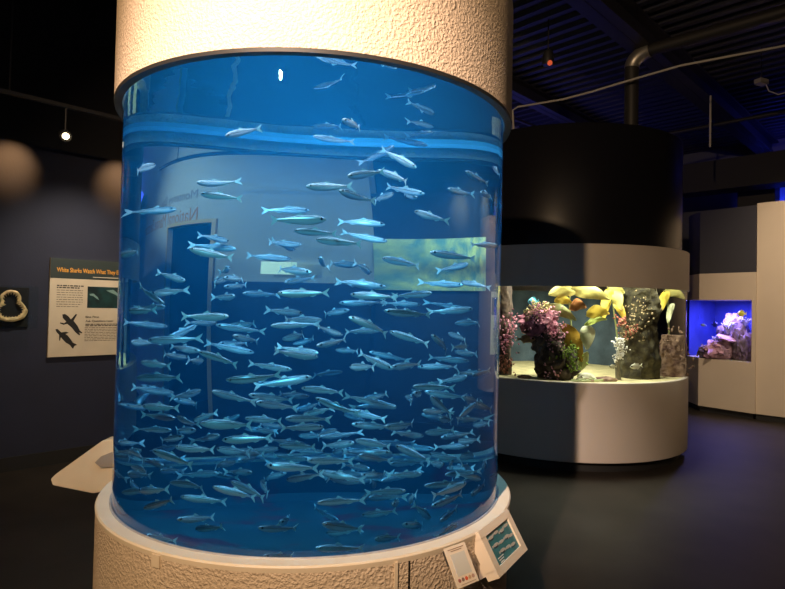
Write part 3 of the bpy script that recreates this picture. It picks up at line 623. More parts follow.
for row in FISH.strip().split('\n'):
    a = row.split(); H = Vector(map(float, a[0:3])); T = Vector(map(float, a[3:6]))
    k = rnd.choice((0, 1, 1, 2, 2, 3, 4)); pr, kids = protos[k]
    if k not in used:
        used.add(k); r = pr; COL.objects.link(r)
    else:
        r = pr.copy(); COL.objects.link(r)
        for ch in kids: c = ch.copy(); c.parent = r; COL.objects.link(c)
    d = H - T; ex = d.normalized(); ey = Vector((0, 0, 1)).cross(ex).normalized(); ez = ex.cross(ey)
    rl = rnd.gauss(0, .18); ey, ez = ey * math.cos(rl) + ez * math.sin(rl), ez * math.cos(rl) - ey * math.sin(rl)
    q = basis((0, 0, 0), ex, ey, ez).to_quaternion()
    r.rotation_mode = 'QUATERNION'; r.rotation_quaternion = q; r.location = (H + T) / 2
    sc = d.length; r.scale = (sc, sc * rnd.uniform(.9, 1.15), sc * rnd.uniform(.9, 1.1))
    tone = {'s': 'bright silver', 'm': 'silvery blue', 'b': 'blue-tinted'}[a[6][0]]
    r['label'] = f"{tone} sardine facing {'left' if a[6][1] == 'l' else 'right'}, {ORD[int(a[7]) - 1]} from left {a[8]} percent down the glass"
    r['category'] = 'fish'; r['group'] = 'sardines schooling in the blue tank'
# ------------------------------------------------------------------ panels on the ledge
def ledge_frame(th, beta, r0, z0):
    rad = Vector((math.sin(th), -math.cos(th), 0)); e1 = Vector((math.cos(th), math.sin(th), 0))
    e2 = rad * math.cos(beta) - Vector((0, 0, 1)) * math.sin(beta)
    o = Vector((CX, CY, z0)) + rad * r0
    return basis(o, e1, -e2, e1.cross(-e2)), rad, e1   # local x along ledge, y up the slope, z out of the face
WHITEP = mat('white_sign_plastic', (.78, .66, .52), .45)
M, rad, e1 = ledge_frame(1.0, 1.03, .905, .790)
pn = thing('graphic_panel', 'white framed sloping panel with picture of silver fish, right front of the ledge', 'sign', (CX + rad.x * .905, CY + rad.y * .905, .79))
Mi = Matrix.Translation(pn.location).inverted()
w_, h_ = .291, .166
def pb(c, s, bev=0.): return bx(c, s, bev=bev, M=None)
def inpanel(bm, M=M, Mi=Mi): return xf(bm, Mi @ M)
fr_ = bmesh.new()
t_ = .05
for c, s in (((0, -.014, -t_ / 2), (w_, .028, t_)), ((0, -h_ + .014, -t_ / 2), (w_, .028, t_)), ((-w_ / 2 + .018, -h_ / 2, -t_ / 2), (.036, h_ - .05, t_)), ((w_ / 2 - .018, -h_ / 2, -t_ / 2), (.036, h_ - .05, t_)), ((0, -h_ / 2, -t_ + .008), (w_ - .02, h_ - .02, .016))): box(fr_, c, s)
obj('frame', inpanel(fr_), WHITEP, pn, smooth=False)
TEAL = mat('teal_print', (.035, .20, .24), .35, noise_amt=.3, nscale=20)
pic = obj('picture', inpanel(bx((0, -h_ / 2, -.012), (w_ - .07, h_ - .054, .008))), TEAL, pn, smooth=False)
ink = mat('printed_silver', (.45, .42, .38), .4); ink2 = mat('printed_dark', (.03, .05, .07), .4)
def fish_poly(x, y, l, h): return [(x + l * .5, y), (x + l * .25, y + h * .5), (x - l * .1, y + h * .5), (x - l * .35, y + h * .1), (x - l * .5, y + h * .45), (x - l * .46, y), (x - l * .5, y - h * .45), (x - l * .35, y - h * .1), (x - l * .1, y - h * .5), (x + l * .25, y - h * .5)]
def flat_poly(bm, pts, z0, z1):
    A = [bm.verts.new((x, y, z0)) for x, y in pts]; B = [bm.verts.new((x, y, z1)) for x, y in pts]
    bm.faces.new(B); bm.faces.new(A[::-1])
    for i in range(len(pts)): j = (i + 1) % len(pts); bm.faces.new((A[i], A[j], B[j], B[i]))
for i, (x, y) in enumerate(((-.07, -.045), (-.02, -.042), (.03, -.05), (.075, -.045), (-.06, -.075), (-.01, -.08), (.045, -.078), (.08, -.085), (-.03, -.105), (.02, -.11), (.065, -.115))):
    b = bmesh.new(); flat_poly(b, fish_poly(x, y, .054, .010), -.0085, -.0065); obj('printed_fish', inpanel(b), ink, pic, smooth=False)
    if i % 2 == 0: b = bmesh.new(); flat_poly(b, fish_poly(x + .004, y - .0075, .038, .006), -.0085, -.0068); obj('printed_shadow', inpanel(b), ink2, pic, smooth=False)
b = bmesh.new()
for k, l in enumerate((.05, .04, .03)): box(b, (-.06, -.118 - .008 * k, -.0075), (l, .003, .002))
obj('caption_lines', inpanel(b), mat('white_print', (.7, .7, .68), .5), pic, smooth=False)
# bracket: two white gussets from the base to the panel
for sx_ in (-.10, .08):
    rr0 = -.012
    g = bmesh.new()
    pts = [(-.02, -.006), (-.02, -.20), (.045, -.15), (.015, -.045)]
    A = []; B = []
    for u, v in pts:
        p = Vector(rad) * u + Vector((0, 0, v)) + e1 * sx_
        A.append(g.verts.new(p - e1 * .006)); B.append(g.verts.new(p + e1 * .006))
    g.faces.new(A); g.faces.new(B[::-1])
    for i in range(4): g.faces.new((A[i], B[i], B[(i + 1) % 4], A[(i + 1) % 4]))
    bmesh.ops.recalc_face_normals(g, faces=g.faces); obj('bracket', g, WHITEP, pn, smooth=False)
# visitor card
M2, rad2, e12 = ledge_frame(.677, .978, .932, .788)
cdp = thing('information_card', 'narrow cream card with a row of small round icons tilted below the ledge', 'sign', (CX + rad2.x * .932, CY + rad2.y * .932, .788))
Mi2 = Matrix.Translation(cdp.location).inverted(); ip2 = lambda bm: xf(bm, Mi2 @ M2)
crd = obj('card', ip2(bx((0, -.064, -.002), (.10, .128, .004), bev=.001)), WHITEP, cdp, smooth=False)
obj('holder', ip2(bx((0, -.03, -.02), (.06, .05, .034))), mat('dark_clip', (.05, .045, .04), .6), cdp, smooth=False)
b = bmesh.new()
for y, l in ((-.010, .072), (-.016, .05)): box(b, (0, y, .0006), (l, .0022, .0012))
obj('heading_lines', ip2(b), mat('brown_print', (.22, .13, .08), .6), crd, smooth=False)
obj('plain_area', ip2(bx((0, -.060, .0006), (.066, .070, .0012))), mat('pale_print', (.60, .58, .52), .6), crd, smooth=False)
for i, cc in enumerate(((.35, .12, .10), (.25, .16, .12), (.62, .10, .04), (.55, .35, .2), (.5, .3, .22))):
    b = bmesh.new(); bmesh.ops.create_cone(b, cap_ends=True, segments=16, radius1=.0062, radius2=.0062, depth=.0012, matrix=Matrix.Translation((-.032 + .016 * i, -.107, .0006)))
    obj('icon', ip2(b), mat('icon_ink', cc, .5), crd, smooth=False)
obj('footer_line', ip2(bx((.004, -.121, .0006), (.07, .002, .0012))), mat('brown_print_light', (.4, .26, .17), .6), crd, smooth=False)
# lectern panel on the far left side of the ledge, seen edge on
LP = Vector((-1.50, 3.02, 0))
ls = thing('lectern_sign', 'white wedge shaped lectern panel jutting from the far left of the ledge', 'sign', (LP.x, LP.y, .56))
prof_ = [(0.1341, 0.3235), (-0.0138, 0.2992), (-0.2539, 0.1191), (-0.2798, 0.0921), (-0.2685, 0.0605), (-0.0556, 0.0226), (0.1398, 0.0585)]
bm = prism(prof_, 0, .10, Matrix.Rotation(0, 4, 'Z')); bmesh.ops.bevel(bm, geom=list(bm.edges), offset=.004, segments=2, affect='EDGES')
obj('housing', bm, CREAMP, ls, smooth=False)
prof2 = [(0.135, 0.2811), (-0.0121, 0.2197), (-0.0432, 0.1872), (-0.0109, 0.1614), (0.1373, 0.1751)]
obj('bracket', prism(prof2, -.012, .0), mat('grey_bracket', (.30, .26, .23), .6), ls, smooth=False)
# ------------------------------------------------------------------ kelp aquarium
KX, KY, KR = 2.049, 7.057, 1.443
OFFW = mat('off_white_laminate', (.60, .53, .46), .5, noise_amt=.05, nscale=2)
SATINBLK = mat('satin_black', (.007, .007, .010), .34, spec=.22)
kq = thing('kelp_aquarium', 'round aquarium of kelp and rocks with off white base and tall black drum', 'aquarium', (KX, KY, 0))
obj('base', lathe([(1.2, .10), (KR - .006, .10), (KR, .106), (KR, .878), (KR - .006, .886), (KR - .05, .886), (KR - .05, .84), (0, .84)], 192), OFFW, kq)
obj('toe_kick', lathe([(KR - .08, 0), (KR - .08, .115)], 128), BASEB, kq)
obj('band', lathe([(KR - .05, 1.842), (KR - .004, 1.835), (KR, 1.84), (KR, 2.256), (KR - .006, 2.262), (KR - .06, 2.262)], 192), OFFW, kq)
obj('drum', lathe([(1.36, 2.25), (1.367, 2.255), (1.367, 3.485), (1.36, 3.494), (0, 3.494)], 192), SATINBLK, kq)
sand = mat('pale_sand', (.62, .55, .30), .9, noise_amt=.35, nscale=9, bump=.4, bscale=40)
bm = lathe([(0, .875), (.5, .88), (1.0, .87), (KR - .055, .88)], 96)
obj('sand_bed', bm, sand, kq)
CLEAR, N, L = new_mat('clear_acrylic')
o_ = N.new('ShaderNodeOutputMaterial'); t_ = N.new('ShaderNodeBsdfTransparent'); g_ = N.new('ShaderNodeBsdfGlossy'); g_.inputs['Roughness'].default_value = .02
t_.inputs[0].default_value = (.93, .97, .95, 1)
f_ = N.new('ShaderNodeFresnel'); f_.inputs['IOR'].default_value = 1.3; mx_ = N.new('ShaderNodeMixShader')
gb_ = N.new('ShaderNodeNewGeometry'); ml_ = N.new('ShaderNodeMath'); ml_.operation = 'MULTIPLY_ADD'; ml_.inputs[1].default_value = -1; ml_.inputs[2].default_value = 1; L.new(gb_.outputs['Backfacing'], ml_.inputs[0])
mm_ = N.new('ShaderNodeMath'); mm_.operation = 'MULTIPLY'; L.new(f_.outputs[0], mm_.inputs[0]); L.new(ml_.outputs[0], mm_.inputs[1])
L.new(mm_.outputs[0], mx_.inputs[0]); L.new(t_.outputs[0], mx_.inputs[1]); L.new(g_.outputs[0], mx_.inputs[2]); L.new(mx_.outputs[0], o_.inputs[0])
wo = obj('window', lathe([(KR - .02, .88), (KR - .02, 1.84)], 192), CLEAR, kq); wo['label'] = 'clear curved acrylic window'
TEALBACK = mat('murky_blue_back', (.10, .15, .20), .9, noise_amt=.6, nscale=3, detail=6)
obj('back_panel', lathe([(1.0, .87), (1.0, 1.86)], 96, a0=PI * .42, a1=PI * 1.58), TEALBACK, kq)
obj('tank_ceiling', lathe([(0, 2.2), (1.35, 2.2)], 64), SATINBLK, kq)
for dx, dy in ((-.5, -.95), (.1, -1.15), (.75, -.95), (.1, -.2)):
    kl = light('AREA', 'kelp_tank_lamp', (KX + dx, KY + dy, 2.18), 15, (1, .96, .74), (KX + dx, KY + dy + .1, 0), size=.25, shape='DISK'); kl.data.spread = math.radians(150)
def L_(bm, t):
    bmesh.ops.translate(bm, vec=-Vector(t.location), verts=bm.verts); return bm
def blade_bm(p0, p1, wd, curl=.10, side=(.25, 1, .2), ruffle=.016, up=.025):
    p0, p1 = Vector(p0), Vector(p1); d = p1 - p0; ln = d.length; ex = d.normalized(); nrm = Vector(side); nrm = (nrm - ex * nrm.dot(ex)).normalized(); ey = nrm.cross(ex)
    bm = bmesh.new(); n, m = 14, 6; top = []
    for lay in (0, 1):
        G = []
        for i in range(n + 1):
            u = i / n; w_ = wd * .5 * (math.sin(PI * min(1, (u * .93 + .05)) ** .8) ** .85) + .004; row = []
            for j in range(m + 1):
                v = j / m * 2 - 1
                off = curl * wd * v * v + ruffle * math.sin(u * 8 + v * 2) * abs(v) + (lay * .004) + .004 * noise.noise(Vector((u * 9, v * 3, ln * 7)))
                row.append(bm.verts.new(p0 + ex * u * ln + ey * v * w_ + nrm * off + Vector((0, 0, up * math.sin(PI * u)))))
            G.append(row)
        top.append(G)
    A, B = top
    for i in range(n):
        for j in range(m):
            bm.faces.new((A[i][j], A[i][j + 1], A[i + 1][j + 1], A[i + 1][j])); bm.faces.new((B[i][j], B[i + 1][j], B[i + 1][j + 1], B[i][j + 1]))
        for j in (0, m): bm.faces.new((A[i][j], A[i + 1][j], B[i + 1][j], B[i][j]))
    for i in (0, n):
        for j in range(m): bm.faces.new((A[i][j], B[i][j], B[i][j + 1], A[i][j + 1]))
    bmesh.ops.recalc_face_normals(bm, faces=bm.faces)
    return bm
KM = {k: mat('kelp_' + k, c, .5, noise_amt=.3, nscale=14, bump=.25, bscale=30) for k, c in dict(amber=(.50, .30, .03), olive=(.36, .42, .17), pale=(.62, .66, .42), orange=(.72, .30, .10), yellow=(.66, .62, .20), lime=(.42, .52, .12), gold=(.66, .52, .07)).items()}
def kelp(name, label, loc, stipe, blades):
    t = thing(name, label, 'kelp', loc)
    obj('stipe', L_(tube(bmesh.new(), stipe, .012, 8, .008), t), KM['olive'], t)
    for p0, p1, wd, c in blades: obj('blade', L_(blade_bm(p0, p1, wd), t), KM[c], t)
    return t
kelp('giant_kelp', 'tall kelp with broad amber, orange and yellow blades between pink rock and mossy piling', (1.998, 6.1, .875),
     [(2.0, 6.1, .87), (1.985, 6.1, 1.1), (1.94, 6.1, 1.28), (1.91, 6.1, 1.5), (1.89, 6.1, 1.7), (1.93, 6.1, 1.86)],
     [((1.79, 6.02, 1.44), (2.0, 5.98, 1.06), .20, 'amber'), ((1.72, 6.06, 1.42), (1.88, 6.02, 1.20), .12, 'amber'), ((1.63, 6.05, 1.63), (1.95, 6.03, 1.49), .12, 'olive'),
      ((2.045, 5.95, 1.44), (2.04, 5.95, 1.19), .15, 'pale'), ((1.84, 5.90, 1.63), (2.01, 5.9, 1.63), .12, 'orange'), ((1.95, 6.08, 1.80), (1.66, 6.06, 1.76), .13, 'yellow'),
      ((1.90, 6.08, 1.82), (2.30, 6.02, 1.72), .15, 'yellow'), ((1.74, 6.12, 1.70), (1.93, 6.08, 1.66), .09, 'gold'), ((2.08, 6.1, 1.56), (2.32, 6.08, 1.57), .13, 'gold'), ((2.06, 6.1, 1.44), (2.30, 6.1, 1.51), .06, 'lime'), ((2.02, 6.12, .95), (2.08, 6.05, 1.16), .10, 'olive')])
kelp('bull_kelp', 'bright yellow kelp hanging left of the mossy central piling', (2.56, 6.35, .875), [(2.56, 6.35, .875), (2.48, 6.3, 1.4), (2.38, 6.22, 1.86)],
     [((2.38, 6.2, 1.84), (2.27, 6.15, 1.60), .10, 'gold'), ((2.40, 6.2, 1.84), (2.47, 6.15, 1.62), .12, 'yellow'), ((2.36, 6.2, 1.72), (2.28, 6.15, 1.50), .06, 'gold'), ((2.42, 6.2, 1.70), (2.52, 6.15, 1.50), .08, 'gold'), ((2.33, 6.2, 1.84), (2.52, 6.18, 1.80), .10, 'yellow')])
kelp('feather_kelp', 'yellow kelp fronds at the right side of the tank above the brown stump', (3.20, 6.55, .875), [(3.22, 6.60, .875), (3.2, 6.58, 1.4), (3.14, 6.52, 1.84)],
     [((3.14, 6.5, 1.84), (3.02, 6.45, 1.58), .10, 'gold'), ((3.10, 6.5, 1.84), (3.34, 6.5, 1.76), .11, 'yellow'), ((3.08, 6.5, 1.76), (2.98, 6.48, 1.5), .06, 'lime'), ((3.2, 6.5, 1.7), (3.12, 6.45, 1.48), .06, 'pale')])
def piling(name, label, x, y, r, z1, seed, m, flare=1.1):
    t = thing(name, label, 'piling', (x, y, .87))
    bm = bmesh.new(); seg, nz = 40, 48; rings = []
    for i in range(nz + 1):
        z = .87 + (z1 - .87) * i / nz; ring = []
        for k in range(seg):
            a = 2 * PI * k / seg; p = Vector((math.cos(a), math.sin(a), z * 4))
            rr = r * (1 + (flare - 1) * (1 - i / nz) + .20 * noise.noise(p * 1.3 + Vector((seed, 0, 0))) + .13 * noise.noise(p * 4 + Vector((seed, 5, 0))) + .07 * noise.noise(p * 9))
            ring.append(bm.verts.new((x + rr * math.cos(a), y + rr * math.sin(a), z)))
        rings.append(ring)
    for A, B in zip(rings, rings[1:]):
        for k in range(seg): bm.faces.new((A[k], A[(k + 1) % seg], B[(k + 1) % seg], B[k]))
    bm.faces.new(rings[0][::-1]); bm.faces.new(rings[-1])
    obj('post', L_(bm, t), m, t); return t
MOSS = mat('mossy_brown', (.10, .09, .048), .95, col2=(.03, .026, .02), nscale=16, bump=.8, bscale=35, detail=8)
BRN = mat('barnacled_brown', (.30, .20, .14), .95, col2=(.10, .05, .045), nscale=14, bump=.8, bscale=30, detail=8)
PINK = mat('coralline_pink', (.55, .20, .30), .9, col2=(.07, .035, .04), nscale=11, bump=.8, bscale=30, detail=8)
DRK = mat('dark_reef_rock', (.14, .10, .07), .95, col2=(.025, .018, .02), nscale=10, bump=.8, bscale=30, detail=8)
def tuft(t, name, pts, r, m, seed):
    bm = bmesh.new(); rr = random.Random(seed)
    for c, n, s in pts:
        for i in range(int(n * 2.6)):
            p = Vector(c) + Vector((rr.gauss(0, s), rr.gauss(0, s * .5), rr.gauss(0, s)))
            bmesh.ops.create_icosphere(bm, subdivisions=1, radius=r * rr.uniform(.3, .75), matrix=Matrix.Translation(p) @ Matrix.Rotation(rr.uniform(0, 3), 4, Vector((rr.gauss(0, 1), rr.gauss(0, 1), 1))) @ Matrix.Diagonal((rr.uniform(.5, 1.1), rr.uniform(.5, 1.1), rr.uniform(.8, 1.9), 1)))
    return obj(name, L_(bm, t), m, t)
PK = mat('pink_coral', (.80, .36, .48), .7, noise_amt=.3, nscale=30)
p = piling('mossy_piling', 'thick mossy brown piling rising from sand to the top of the tank', 2.735, 6.3, .185, 1.90, 3, MOSS)
tuft(p, 'anemones', [((2.47, 6.12, 1.50), 14, .035), ((2.55, 6.1, 1.42), 14, .05)], .022, mat('anemone_red', (.70, .22, .16), .6, noise_amt=.6, nscale=30), 3)
tuft(p, 'sponge', [((2.54, 6.1, 1.40), 30, .07), ((2.62, 6.08, 1.62), 26, .08)], .016, mat('tan_sponge', (.46, .36, .20), .8, noise_amt=.4, nscale=30), 4)
p = piling('pink_piling', 'dark piling with pink growth at the left end of the kelp tank', 1.215, 6.36, .11, 1.90, 8, DRK)
tuft(p, 'coral_growth', [((1.27, 6.25, 1.42), 40, .075), ((1.25, 6.25, 1.25), 40, .06)], .022, PK, 5)
tuft(p, 'foot_growth', [((1.24, 6.25, 1.0), 30, .06)], .025, mat('red_growth', (.50, .20, .15), .8, noise_amt=.4, nscale=20), 15)
p = piling('brown_stump', 'short knobbly brown stump by the right side of the kelp tank', 3.20, 6.50, .12, 1.34, 12, BRN, 1.25)
tuft(p, 'barnacles', [((3.17, 6.40, 1.25), 30, .07), ((3.19, 6.38, 1.05), 30, .09)], .022, BRN, 6)
t = thing('pink_rock', 'leaning rock crusted with pink coralline growth and green moss at its foot', 'rock', (1.70, 6.05, .87))
for c, s, sd, m, nm in (((1.76, 6.06, 1.02), (.22, .20, .20), 1, DRK, 'lower_rock'), ((1.68, 6.06, 1.24), (.17, .16, .18), 2, DRK, 'middle_rock'), ((1.56, 6.06, 1.46), (.20, .17, .15), 3, PINK, 'upper_rock')):
    obj(nm, L_(rock(c, s, sd, 4, .38, 2.3), t), m, t)
tuft(t, 'coral_crust', [((1.55, 5.92, 1.50), 60, .085), ((1.68, 5.92, 1.36), 40, .06), ((1.70, 5.92, 1.24), 20, .05), ((1.66, 5.88, .93), 16, .06)], .017, PK, 7)
tuft(t, 'green_moss', [((1.83, 5.90, 1.15), 50, .06), ((1.87, 5.90, 1.04), 30, .05)], .019, mat('green_moss', (.26, .38, .05), .9, noise_amt=.4, nscale=20), 8)
tuft(t, 'rim_sponge', [((1.42, 5.96, 1.55), 20, .03), ((1.50, 5.96, 1.61), 26, .04), ((1.60, 5.96, 1.62), 16, .03)], .02, mat('yellow_sponge', (.62, .56, .26), .8, noise_amt=.3, nscale=20), 9)
t = thing('white_anemone', 'white plumose anemone standing left of the mossy piling', 'anemone', (2.40, 6.05, .872))
obj('stalk', L_(tube(bmesh.new(), [(2.41, 6.05, .872), (2.40, 6.05, 1.0), (2.395, 6.03, 1.12)], .03, 10, .022), t), mat('grey_stalk', (.20, .19, .15), .8), t)
tuft(t, 'plume', [((2.40, 6.0, 1.28), 26, .028), ((2.415, 6.0, 1.20), 26, .03), ((2.39, 6.0, 1.12), 20, .024)], .017, mat('white_plume', (.85, .85, .82), .6), 10)
def stone(label, x, y, s, m, seed, name='sea_stone', z=.876): 
    o = obj(name, rock((0, 0, s[2] * .6), s, seed, 3, .3, 1.8), m, loc=(x, y, z)); return tag(o, label, 'stone')
stone('pale cream stone on the sand at the foot of the tall kelp', 2.02, 5.88, (.09, .07, .05), mat('pale_stone', (.66, .66, .52), .8, noise_amt=.3, nscale=12), 21)
stone('flat brown stone on the sand left of the mossy piling', 2.22, 5.90, (.12, .06, .028), BRN, 22)
stone('small tan stone on the sand by the left piling', 1.40, 5.98, (.07, .05, .025), BRN, 23)
t = thing('driftwood', 'heap of thin broken tan sticks on sand in front of tall kelp', 'driftwood', (2.0, 5.76, .88))
rr = random.Random(4)
for i in range(12):
    c = Vector((1.98 + rr.gauss(0, .09), 5.76 + rr.uniform(-.03, .05), .885 + rr.uniform(0, .02))); a = rr.uniform(-.5, .5); l = rr.uniform(.04, .1)
    obj('stick', L_(tube(bmesh.new(), [c - Vector((math.cos(a) * l, math.sin(a) * l, 0)), c, c + Vector((math.cos(a) * l, math.sin(a) * l, .008))], .007, 6), t), KM['olive'] if i % 3 else BRN, t)
# fish of the kelp tank
def reef_fish(name, label, p, ln, ht, face, m, finm=None, tilt=0., rz=0.):
    t = thing(name, label, 'fish', p)
    bm = bmesh.new(); K = 12; rings = []
    for tt, h in ((0, .06), (.05, .22), (.15, .62), (.3, .95), (.45, 1), (.6, .8), (.75, .42), (.84, .22), (.88, .2)):
        rings.append([bm.verts.new(((.5 - tt) * ln, .35 * ht * .5 * h * math.cos(2 * PI * k / K), ht * .5 * h * math.sin(2 * PI * k / K))) for k in range(K)])
    for A, B in zip(rings, rings[1:]):
        for k in range(K): bm.faces.new((A[k], A[(k + 1) % K], B[(k + 1) % K], B[k]))
    bm.faces.new(rings[0][::-1]); bm.faces.new(rings[-1]); bmesh.ops.recalc_face_normals(bm, faces=bm.faces)
    obj('body', bm, m, t); fm = finm or m
    obj('tail_fin', prism([(-.36 * ln, .08 * ht), (-.5 * ln, .38 * ht), (-.46 * ln, 0), (-.5 * ln, -.38 * ht), (-.36 * ln, -.08 * ht)], -.003, .003), fm, t, smooth=False)
    obj('dorsal_fin', prism([(.22 * ln, .42 * ht), (.05 * ln, .66 * ht), (-.2 * ln, .52 * ht), (-.28 * ln, .26 * ht)], -.003, .003), fm, t, smooth=False)
    obj('anal_fin', prism([(0, -.46 * ht), (-.12 * ln, -.62 * ht), (-.28 * ln, -.25 * ht)], -.003, .003), fm, t, smooth=False)
    for s in (1, -1):
        e = bmesh.new(); bmesh.ops.create_uvsphere(e, u_segments=8, v_segments=6, radius=.045 * ln + .003, matrix=Matrix.Translation((.34 * ln, s * .11 * ht, .1 * ht))); obj('eye', e, EYE, t)
    t.rotation_euler = (0, tilt, rz + (PI if face == 'l' else 0)); return t
reef_fish('blue_fish', 'small blue fish swimming above the pink rock', (1.52, 6.15, 1.68), .12, .09, 'l', mat('teal_fish', (.06, .36, .50), .4))
reef_fish('rock_fish', 'orange and brown fish passing left of the pink rock', (1.41, 5.98, 1.285), .20, .075, 'r', mat('orange_fish', (.52, .32, .12), .5, col2=(.2, .12, .07), nscale=25))
reef_fish('silver_perch', 'pale silver fish swimming low in front of the mossy piling', (2.50, 5.83, 1.04), .13, .055, 'l', mat('pale_fish', (.70, .72, .60), .4), tilt=.15)
reef_fish('sand_perch', 'little grey fish near the sand left of the mossy piling', (2.31, 5.95, 1.02), .09, .04, 'l', mat('grey_fish', (.42, .42, .32), .5))
# ------------------------------------------------------------------ reef aquarium in the far right corner
def poly_prism(pts, z0, z1):
    bm = bmesh.new(); A = [bm.verts.new((x, y, z0)) for x, y in pts]; B = [bm.verts.new((x, y, z1)) for x, y in pts]; n = len(pts)
    bm.faces.new(A); bm.faces.new(B)
    for i in range(n): bm.faces.new((A[i], A[(i + 1) % n], B[(i + 1) % n], B[i]))
    bmesh.ops.recalc_face_normals(bm, faces=bm.faces); return bm
FP_ = [(5.08, 9.80), (5.017, 9.32), (5.511, 8.637), (6.2, 9.33), (5.75, 10.2)]
rq = thing('reef_aquarium', 'faceted blue reef aquarium with cream base and black top by the right wall', 'aquarium', (5.5, 9.3, 0))
obj('base', L_(poly_prism(FP_, .09, .86), rq), CREAM, rq, smooth=False)
obj('toe_kick', L_(poly_prism([(x + (5.6 - x) * .06, y + (9.5 - y) * .06) for x, y in FP_], 0, .1), rq), BASEB, rq, smooth=False)
obj('band', L_(poly_prism(FP_, 1.81, 2.237), rq), CREAM, rq, smooth=False)
obj('hood', L_(poly_prism([(x + (5.6 - x) * .01, y + (9.5 - y) * .01) for x, y in FP_], 2.237, 3.26), rq), mat('slate_black_laminate', (.040, .042, .055), .6), rq, smooth=False)
def pane(a, b, z0, z1, th=.012):
    a, b = Vector((*a, 0)), Vector((*b, 0)); c = (a + b) / 2; d = b - a
    return bx((c.x, c.y, (z0 + z1) / 2), (d.length, th, z1 - z0), math.atan2(d.y, d.x))
obj('window', L_(pane((5.025, 9.325), (5.47, 8.71), .86, 1.81), rq), CLEAR, rq, smooth=False)
obj('window', L_(pane((5.085, 9.78), (5.025, 9.335), .86, 1.81), rq), CLEAR, rq, smooth=False)
obj('post', L_(poly_prism([(5.477, 8.684), (5.511, 8.637), (5.62, 8.75), (5.58, 8.79)], .86, 1.81), rq), CREAM, rq, smooth=False)
BLUEB = mat('blue_back_panel', (.03, .05, .42), .8, noise_amt=.3, nscale=4)
obj('back_panel', L_(poly_prism([(5.60, 8.80), (6.18, 9.35), (5.72, 10.1), (5.12, 9.82), (5.12, 9.86), (5.74, 10.15), (6.22, 9.35), (5.62, 8.76)], .86, 1.81), rq), BLUEB, rq, smooth=False)
light('AREA', 'reef_lamp', (5.42, 9.25, 1.79), 30, (.22, .20, 1.0), (5.42, 9.25, 0), size=.3, shape='DISK')
light('AREA', 'reef_lamp', (5.35, 9.12, 1.79), 10, (.75, .55, 1.0), (5.42, 9.25, 1.0), size=.15, shape='DISK')
CORAL = mat('mauve_coral', (.62, .36, .50), .8, noise_amt=.45, nscale=14, bump=.6, bscale=30)
CORALB = mat('lilac_coral', (.55, .52, .80), .8, noise_amt=.4, nscale=16)
RRK = mat('purple_reef_rock', (.30, .20, .30), .9, noise_amt=.6, nscale=10, bump=.7, bscale=25)
def reef_rock(label, c, s, sd, m=RRK): return tag(obj('reef_rock', rock((0, 0, 0), s, sd, 4, .4, 2.2), m, loc=c), label, 'rock', None)
reef_rock('big purple rock at the right side of the reef tank', (5.55, 9.02, 1.10), (.16, .16, .30), 31)
reef_rock('mauve rock mound low at the centre of the reef tank', (5.30, 9.20, 1.0), (.24, .15, .17), 32, CORAL)
reef_rock('purple rock low at the left of the reef tank', (5.18, 9.38, .95), (.12, .12, .12), 33)
reef_rock('tall dark rock at the back of the reef tank', (5.62, 9.35, 1.20), (.22, .2, .38), 34)
t = thing('plate_coral', 'broad mauve plate coral tilted in the middle of the reef tank', 'coral', (5.32, 9.10, 1.13))
obj('plate', L_(xf(rock((0, 0, 0), (.17, .12, .035), 35, 4, .3, 2.0), Matrix.Translation((5.34, 9.06, 1.20)) @ Matrix.Rotation(.35, 4, 'X') @ Matrix.Rotation(.15, 4, 'Y')), t), mat('plate_mauve', (.70, .42, .52), .8, noise_amt=.3, nscale=18, bump=.4), t)
obj('stalk', L_(rock((5.34, 9.10, 1.10), (.06, .06, .09), 36, 3), t), CORAL, t)
def branching(label, c, n, h, sd, m):
    t = thing('branching_coral', label, 'coral', c); rr = random.Random(sd); bm = bmesh.new()
    for i in range(n):
        a, b = rr.uniform(0, 2 * PI), rr.uniform(.2, 1.0); d = Vector((math.cos(a) * b, math.sin(a) * b, 1)).normalized() * h * rr.uniform(.7, 1.2)
        tube(bm, [Vector((0, 0, -.02)), d * .5 + Vector((rr.gauss(0, .01), 0, 0)), d], .016, 6, .008)
    obj('branches', bm, m, t); return t
branching('pale lilac branching coral above the mauve plate coral', (5.38, 9.13, 1.30), 34, .16, 1, CORALB)
branching('small lilac branching coral left of the plate coral', (5.26, 9.22, 1.12), 22, .11, 2, CORALB)
branching('lilac branching coral high on the right rock of the reef tank', (5.56, 8.98, 1.42), 22, .12, 3, CORALB)
reef_fish('yellow_tang', 'bright yellow fish near the top right of the reef tank', (5.46, 8.90, 1.60), .13, .09, 'l', mat('yellow_fish', (.85, .72, .06), .4), rz=-.8)
reef_fish('blue_tang', 'dark blue fish with a white patch in the middle of the reef tank', (5.18, 9.15, 1.42), .10, .08, 'r', mat('royal_blue_fish', (.02, .03, .50), .4), rz=-.9)
reef_fish('grey_chromis', 'pale blue fish at the left of the reef tank', (5.08, 9.30, 1.40), .09, .04, 'l', mat('light_blue_fish', (.35, .45, .75), .4), rz=-.8)
